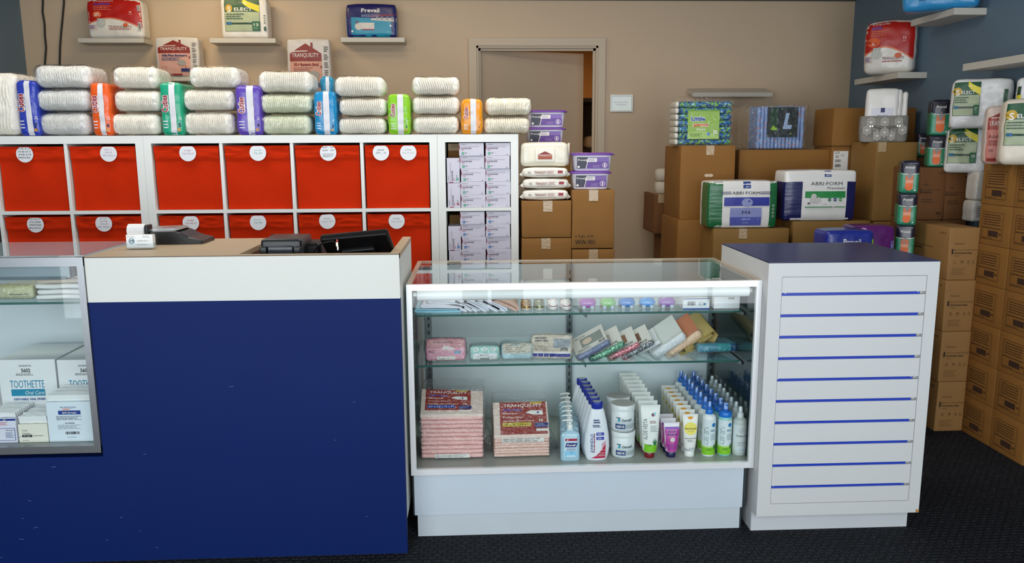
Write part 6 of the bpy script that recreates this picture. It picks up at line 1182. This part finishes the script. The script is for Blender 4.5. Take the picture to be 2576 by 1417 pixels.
# two packs standing behind the slatwall cabinet
cx, cz, w, h = fr(2087, 582, 2207, 640, 3.72); ztop = cz+h
mb, g = carton_mb(.52, .40, ztop-.30, KRAFTD, None, 3); obj('carton', mb, None, (cx+.07, 3.72+.2, 0), label='carton hidden behind the slatwall cabinet, carrying the navy and purple packs', cat='box')
mb, g = pack_mb(w, .16, .295, FOIL('#1c2a8a', .28), .02, .01, .004, 47, .004); g.text('Prevail', .52, .82, .10, WH, fit=.36, bold=.01); g.rect(.93, .55, .985, .86, m('#8ac030')); g.lines(.1, .5, .8, .7, 3, m('#5a70c8')); obj('diaper_pack', mb, None, (cx, 3.72+.11, ztop-.298), label='royal blue pack peeking over the slatwall cabinet', cat='diaper pack')
cx2, cz2, w2, h2 = fr(2150, 580, 2256, 640, 3.93); mb, g = pack_mb(w2, .14, .295, FOIL('#5a1668', .28), .02, .01, .004, 48, .004); g.rect(.88, .3, .96, .75, m('#7a80b8')); g.ell(.22, .94, .03, m('#b890c8'), asp=2); obj('diaper_pack', mb, None, (cx2, 3.93+.09, ztop-.298), label='dark purple pack behind the royal blue one, over the slatwall cabinet', cat='diaper pack')
# ------------------------------------------------------------------ glove cartons in the right corner
YP = 3.79; XPL = 2.335; WPL = .142+.004; zt = [1.050, .788, .526, .264, 0.0]
def glove_front(g, size):
    ink = m('#3a2a18', .7); g.text('MCKESSON', .33, .70, .022, ink, fit=.32, bold=.02); g.rect(.09, .50, .14, .60, m('#2a1c14', .7)); g.text('Stretch Vinyl Exam', .56, .585, .030, m('#6a4a2a', .7), fit=.78); g.text('POWDER-FREE', .48, .52, .032, ink, fit=.58, bold=.02); g.lines(.2, .46, .38, .475, 1, ink)
    for u, s_ in ((.22, size), (.46, '100'), (.68, '10'), (.84, 'O')): g.text(s_, u, .36, .028, ink, bold=.01); g.lines(u-.06, .32, u+.06, .33, 1, ink)
    g.lines(.15, .10, .65, .24, 4, m('#7a5830', .7), .25)
PALE = m('#9c7340', .7, var=(6, .04), bump=(70, .04))
Wp = .150
for i in range(4):
    z0, z1 = zt[i+1], zt[i]; h = z1-z0; t = thing('glove_carton', ['glove carton marked L, top of the corner column', 'glove carton, second from the top of the corner column', 'glove carton, third from the top of the corner column', 'glove carton on the floor at the foot of the corner column'][i], 'box', (XPL+Wp/2+(-.008, .0, .008, .016)[i]*.3, YP+.2, z0), 0, 'stretch vinyl glove cartons')
    mb, g = carton_mb(Wp, .395, h-.0015, PALE, None, i); glove_front(g, 'L' if i == 0 else 'XL'); g2 = facing_left(mb, .395, h, -Wp/2-.0006, .197, 0)
    g2.text('MCKESSON', .22, .72, .03, INK, fit=.14); g2.rect(.02, .45, .05, .57, INK); g2.text('Stretch Vinyl Exam Gloves', .36, .58, .035, m('#4a2c18'), fit=.6); g2.text('POWDER-FREE', .24, .52, .035, m('#3a2010'), fit=.34, bold=.02); g2.text('14-618', .85, .88, .04, m('#3a2010'), fit=.14); g2.lines(.1, .3, .5, .36, 1, INK)
    obj('carton_body', mb, t)
# rear row of cartons and the two on top
for j, (px, lab, rz) in enumerate((((2313, 422, 2377, 551), 'upright glove carton with faint print, left of two behind the corner column', 0), ((2377, 434, 2441, 555), 'upright glove carton with faint print, right of two under the white bags', 0))):
    Yr = 4.195; cx, cz, w, h = fr(*px, Yr); z0 = 1.051; H = cz+h-z0; mb, g = carton_mb(w-.002, .30, H, KRAFTD, None, j)
    g.text('MCKESSON', .22, .68, .025, INK, fit=.2); g.rect(.0, .50, .03, .60, INK); g.text('Stretch Vinyl Exam Gloves', .42, .58, .028, m('#4a2c18'), fit=.72); g.text('POWDER-FREE', .26, .53, .028, m('#3a2010'), fit=.42, bold=.02); g.text('14-618', .8, .90, .03, m('#3a2010'), fit=.26); g.lines(.08, .32, .7, .42, 2, m('#5a3a20')); g.rect(.72, .1, .88, .15, m('#4a2c18'))
    obj('glove_carton', mb, None, (cx, Yr+.15, z0), label=lab, cat='box', group='stretch vinyl glove cartons')
    for i in range(4): mb, g = carton_mb(w-.006, .30, .2615, KRAFTD, None, i+j); obj('glove_carton', mb, None, (cx, Yr+.155, i*.2625), label=f'glove carton of the hidden {"left" if j == 0 else "right"} rear column, '+['lowest', 'second from the floor', 'third from the floor', 'fourth from the floor'][i], cat='box', group='stretch vinyl glove cartons')
# ------------------------------------------------------------------ wall of cartons along the right wall
XW = 2.485; HW = .1945; Yw = [(3.575, 3.812), (3.335, 3.573)]
cm, g0 = None, None
def wall_carton(k):
    mb = MB(); mb.rbox(XR-XW-.004, .2365, HW-.0012, .0025, KRAFT, (3, 3, 3), 2, lambda x, y, z: (x-.0015*math.sin(y*12+k) if x < 0 else x, y, z)); W2 = XR-XW-.004
    g = facing_left(mb, .2365, HW, -W2/2-.0018, .118, 0); ink = m('#3a2214', .75); g.frame(.12, .14, .78, .82, .0016, ink); g.lines(.18, .48, .72, .78, 5, ink, .3, 2, .1); g.lines(.14, .40, .76, .45, 1, ink, .4); g.rect(.34, .22, .64, .36, ink); g.lines(.68, .26, .75, .34, 1, ink)
    g.lines(.15, .16, .5, .19, 1, ink, .4); return mb.mesh('shipping_carton')
meshes = [wall_carton(k) for k in range(3)]
RW = ['top', 'second', 'third', 'fourth', 'fifth', 'sixth', 'lowest']
for c in range(2):
    for i in range(7):
        z0 = (6-i)*HW-(0.012*c if i < 6 else 0)*0; o = obj('shipping_carton', meshes[(i*2+c) % 3], None, ((XW+XR)/2+((i*3+c) % 3-1)*.002, (Yw[c][0]+Yw[c][1])/2, z0), label=f'brown carton with an outlined label in the {RW[i]} row, {"far" if c == 0 else "near"} column, right wall', cat='box', group='cartons stacked along the right wall')
ZW = 7*HW
def turn(px, w, k=.8):
    """a pack turned towards the room: its turn and its own width"""
    th = math.atan(((px[0]+px[2])/2-1187)/2000); return -th*k, w*math.cos(th)*1.0
# ------------------------------------------------------------------ packs on the corner cartons
def prevail(px, Y, z0, lab, seed, d=.16):
    cx, cz, w, h = fr(*px, Y); H = cz+h-z0; rz, w = turn(px, w, .75); mb, g = pack_mb(w-.004, d, H-.002, FOIL('#2f8a66', .32), .012, .004, .003, seed, .003, (8, 5, 12)); g.nx = 8; g.ny = 10
    g.rect(.01, .62, .99, .985, m('#141228', .3, coat=.3)); g.band(.01, .99, lambda u: .585+.05*abs(u-.45)*2*0+(.0 if u < .45 else .0)+.06*abs(u-.5), lambda u: .64, m('#141228', .3, coat=.3), 8, 1); g.band(.01, .99, lambda u: .575+.06*abs(u-.5), lambda u: .592+.06*abs(u-.5), WH, 8, 1)
    g.text('Prevail', .48, .80, .075, WH, fit=.48, bold=.01); g.band(.27, .68, .20, .54, m('#e8a080'), 3, 4); g.band(.27, .68, .14, .32, m('#e86a20'), 3, 3); g.ell(.475, .16, .075, m('#e86a20'), asp=1.2); g.band(.27, .68, .42, .56, m('#e07040'), 3, 2); g.poly([(.5, .66), (.64, .55), (.46, .42), (.34, .52)], m('#8a8a88')); g.ell(.8, .10, .022, WH)
    recolor(mb, lambda x, y, z: z > .63*H, m('#141228', .3, coat=.3)); obj('diaper_pack', mb, None, (cx-math.sin(rz)*d/2, Y+math.cos(rz)*d/2, z0+.0008), rz, label=lab, cat='diaper pack', group='navy and jade green packs'); return z0+H
YV = 4.00
xs = [(2262, 2312), (2256, 2303), (2250, 2298), (2246, 2294), (2243, 2290)]
tops = [405, 487, 566, 642]; z = P(2285, 405, Y=YV)[2]; hs = P(2285, 405, Y=YV)[2]-P(2285, 487, Y=YV)[2]
zz = [z-hs*(i+1) for i in range(5)]; lab = ['topmost', 'second from the top', 'third from the top', 'fourth from the top', 'fifth from the top']
for i in range(4):
    cx, cz, w, h = fr(2258, 405, 2306, 487, YV); x = P((2289, 2283, 2276, 2270)[i], 445+80*i, Y=YV)[0]
    a_, b_ = P(2264, 445, Y=YV)[0], P(2312, 445, Y=YV)[0]; px_ = (2265-6*i, 405+81*i, 2313-6*i, 486+81*i); prevail(px_, YV, zz[i], f'navy and jade pack in the column beside the tall carton, {lab[i]}', 91+i, .14)
mb, g = carton_mb(.12, .20, zz[3]-.002, KRAFTD, None, 2); obj('carton', mb, None, (P(2270, 700, Y=YV)[0]-.02, YV+.10, 0), label='carton under the column of navy and jade packs', cat='box')
zc = 1.051; h1 = fr(2313, 422, 2377, 551, 4.195); zr0 = h1[1]+h1[3]; zr0 = 1.051+(zr0-1.051)
za = prevail((2334, 341, 2381, 424), 4.25, zr0, 'navy and jade pack on the left upright glove carton', 95, .15)
prevail((2341, 251, 2394, 341), 4.25, za, 'highest navy and jade pack, against the large white bag', 96, .15)
prevail((2304, 336, 2341, 406), 4.53, z+.012, 'navy and jade pack half hidden behind the others', 97, .12)
mb, g = carton_mb(.10, .13, z+.009, KRAFTD, None, 2); obj('carton', mb, None, (P(2322, 400, Y=4.53)[0], 4.53+.07, 0), label='tall carton hidden behind the navy and jade packs', cat='box')
def bigsel(px, Y, z0, lab, seed, labelfn, d=.22, rz=0.0, grp='large white packs with green labels'):
    cx, cz, w, h = fr(*px, Y); H = cz+h-z0; rz, w = turn(px, w, .85); mb, g = pack_mb(w, d, H-.002, m('#e2e2e0', .35, coat=.25, bump=(22, .4)), .02, .008, .009, seed, .006, (30, 6, 22), fq=11); g.nx = 30; g.ny = 22; g.k = .0016; labelfn(g); obj('diaper_pack', mb, None, (cx-math.sin(rz)*(d/2+.01), Y+math.cos(rz)*(d/2+.01), z0+.0008), rz, label=lab, cat='diaper pack', group=grp); return z0+H
h2 = fr(2377, 434, 2441, 555, 4.195); zs_ = h2[1]+h2[3]; YSel = 4.10
zs_ = bigsel((2381, 324, 2482, 437), YSel, zs_, 'white pack with a green 25 label, lower of the two piled', 101, lambda g: sel_label(g, .04, .22, .74, .98, '25'), d=.15)
bigsel((2394, 199, 2546, 324), 3.99, zs_, 'long white pack with a green 25 label, upper of the two piled', 102, lambda g: (sel_label(g, .03, .26, .46, .94, '25'), g.rect(.84, .25, .90, .78, GRN), g.lines(.66, .30, .80, .44, 3, m('#5a6068'))), d=.15)
bigsel((2556, 193, 2640, 324), 3.765, ZW+.001, 'white quilted pack at the right edge, behind the cream packs', 103, lambda g: (g.rect(.0, .45, .12, .9, DGR), g.rect(.02, .6, .14, .8, YEL)), d=.05)
for px, lab, sd in (((2447, 508, 2474, 562), 'small crumpled white bag wedged beside the upright cartons, lower', 6), ((2457, 437, 2481, 508), 'small crumpled white bag wedged beside the upright cartons, upper', 5)):
    cx, cz, w, h = fr(*px, 4.05); mb, g = pack_mb(w, .09, h-.002, m('#d8d2c8', .4, coat=.2, bump=(30, .4)), .012, .004, .006, sd, .003, (6, 4, 10)); sd == 6 and g.lines(.35, .2, .8, .75, 7, INK, .4); z0 = 1.051 if sd == 6 else zq; zq = z0+h+.001; obj('small_bag', mb, None, (cx, 4.10, z0), label=lab, cat='bag')
# cream packs on the wall of cartons
def liner(g):
    g.rect(.06, .03, .97, .80, m('#c87a6c', .4)); g.band(.06, .97, .795, lambda u: .80+.10*(1-abs(u-.515)/.455), MAR, 12, 3); g.rect(.06, .60, .97, .80, m('#a03a30', .4)); g.text('TRANQUILITY', .52, .71, .09, WH, fit=.86); g.lines(.14, .785, .6, .81, 1, m('#e8c8b8'), .8); g.text('Adult Liner', .46, .485, .06, MAR, fit=.72, bold=.03); g.lines(.12, .32, .8, .42, 3, m('#8c2a1c'), .5); g.text('30', .22, .24, .05, MAR, bold=.03); g.rect(.1, .05, .9, .10, MAR)
Yc = 3.62
cx, cz, w, h = fr(2479, 268, 2556, 414, Yc); rz, w = turn((2479, 0, 2556), w); mb, g = pack_mb(w, .12, cz+h-ZW, m('#dcc8bc', .4, coat=.2, bump=(24, .3)), .02, .01, .005, 111, .004); liner(g); obj('diaper_pack', mb, None, (cx-math.sin(rz)*.07, Yc+.06, ZW+.001), rz, label='salmon and cream liner pack on top of the carton wall', cat='diaper pack')
cx, cz, w, h = fr(2519, 250, 2625, 418, Yc-.17); rz, w = turn((2519, 0, 2625), w); mb, g = pack_mb(w, .13, cz+h-ZW, m('#e0d4c0', .4, coat=.2, bump=(24, .3)), .025, .012, .006, 112, .004); sel_label(g, .07, .30, .95, .93, '20', False); g.ell(.78, .52, .06, m('#d0b8a0'), asp=1.4); obj('diaper_pack', mb, None, (cx-math.sin(rz)*.075, Yc-.17+.06, ZW+.001), rz, label='cream pack with a green label in front of the salmon one', cat='diaper pack')
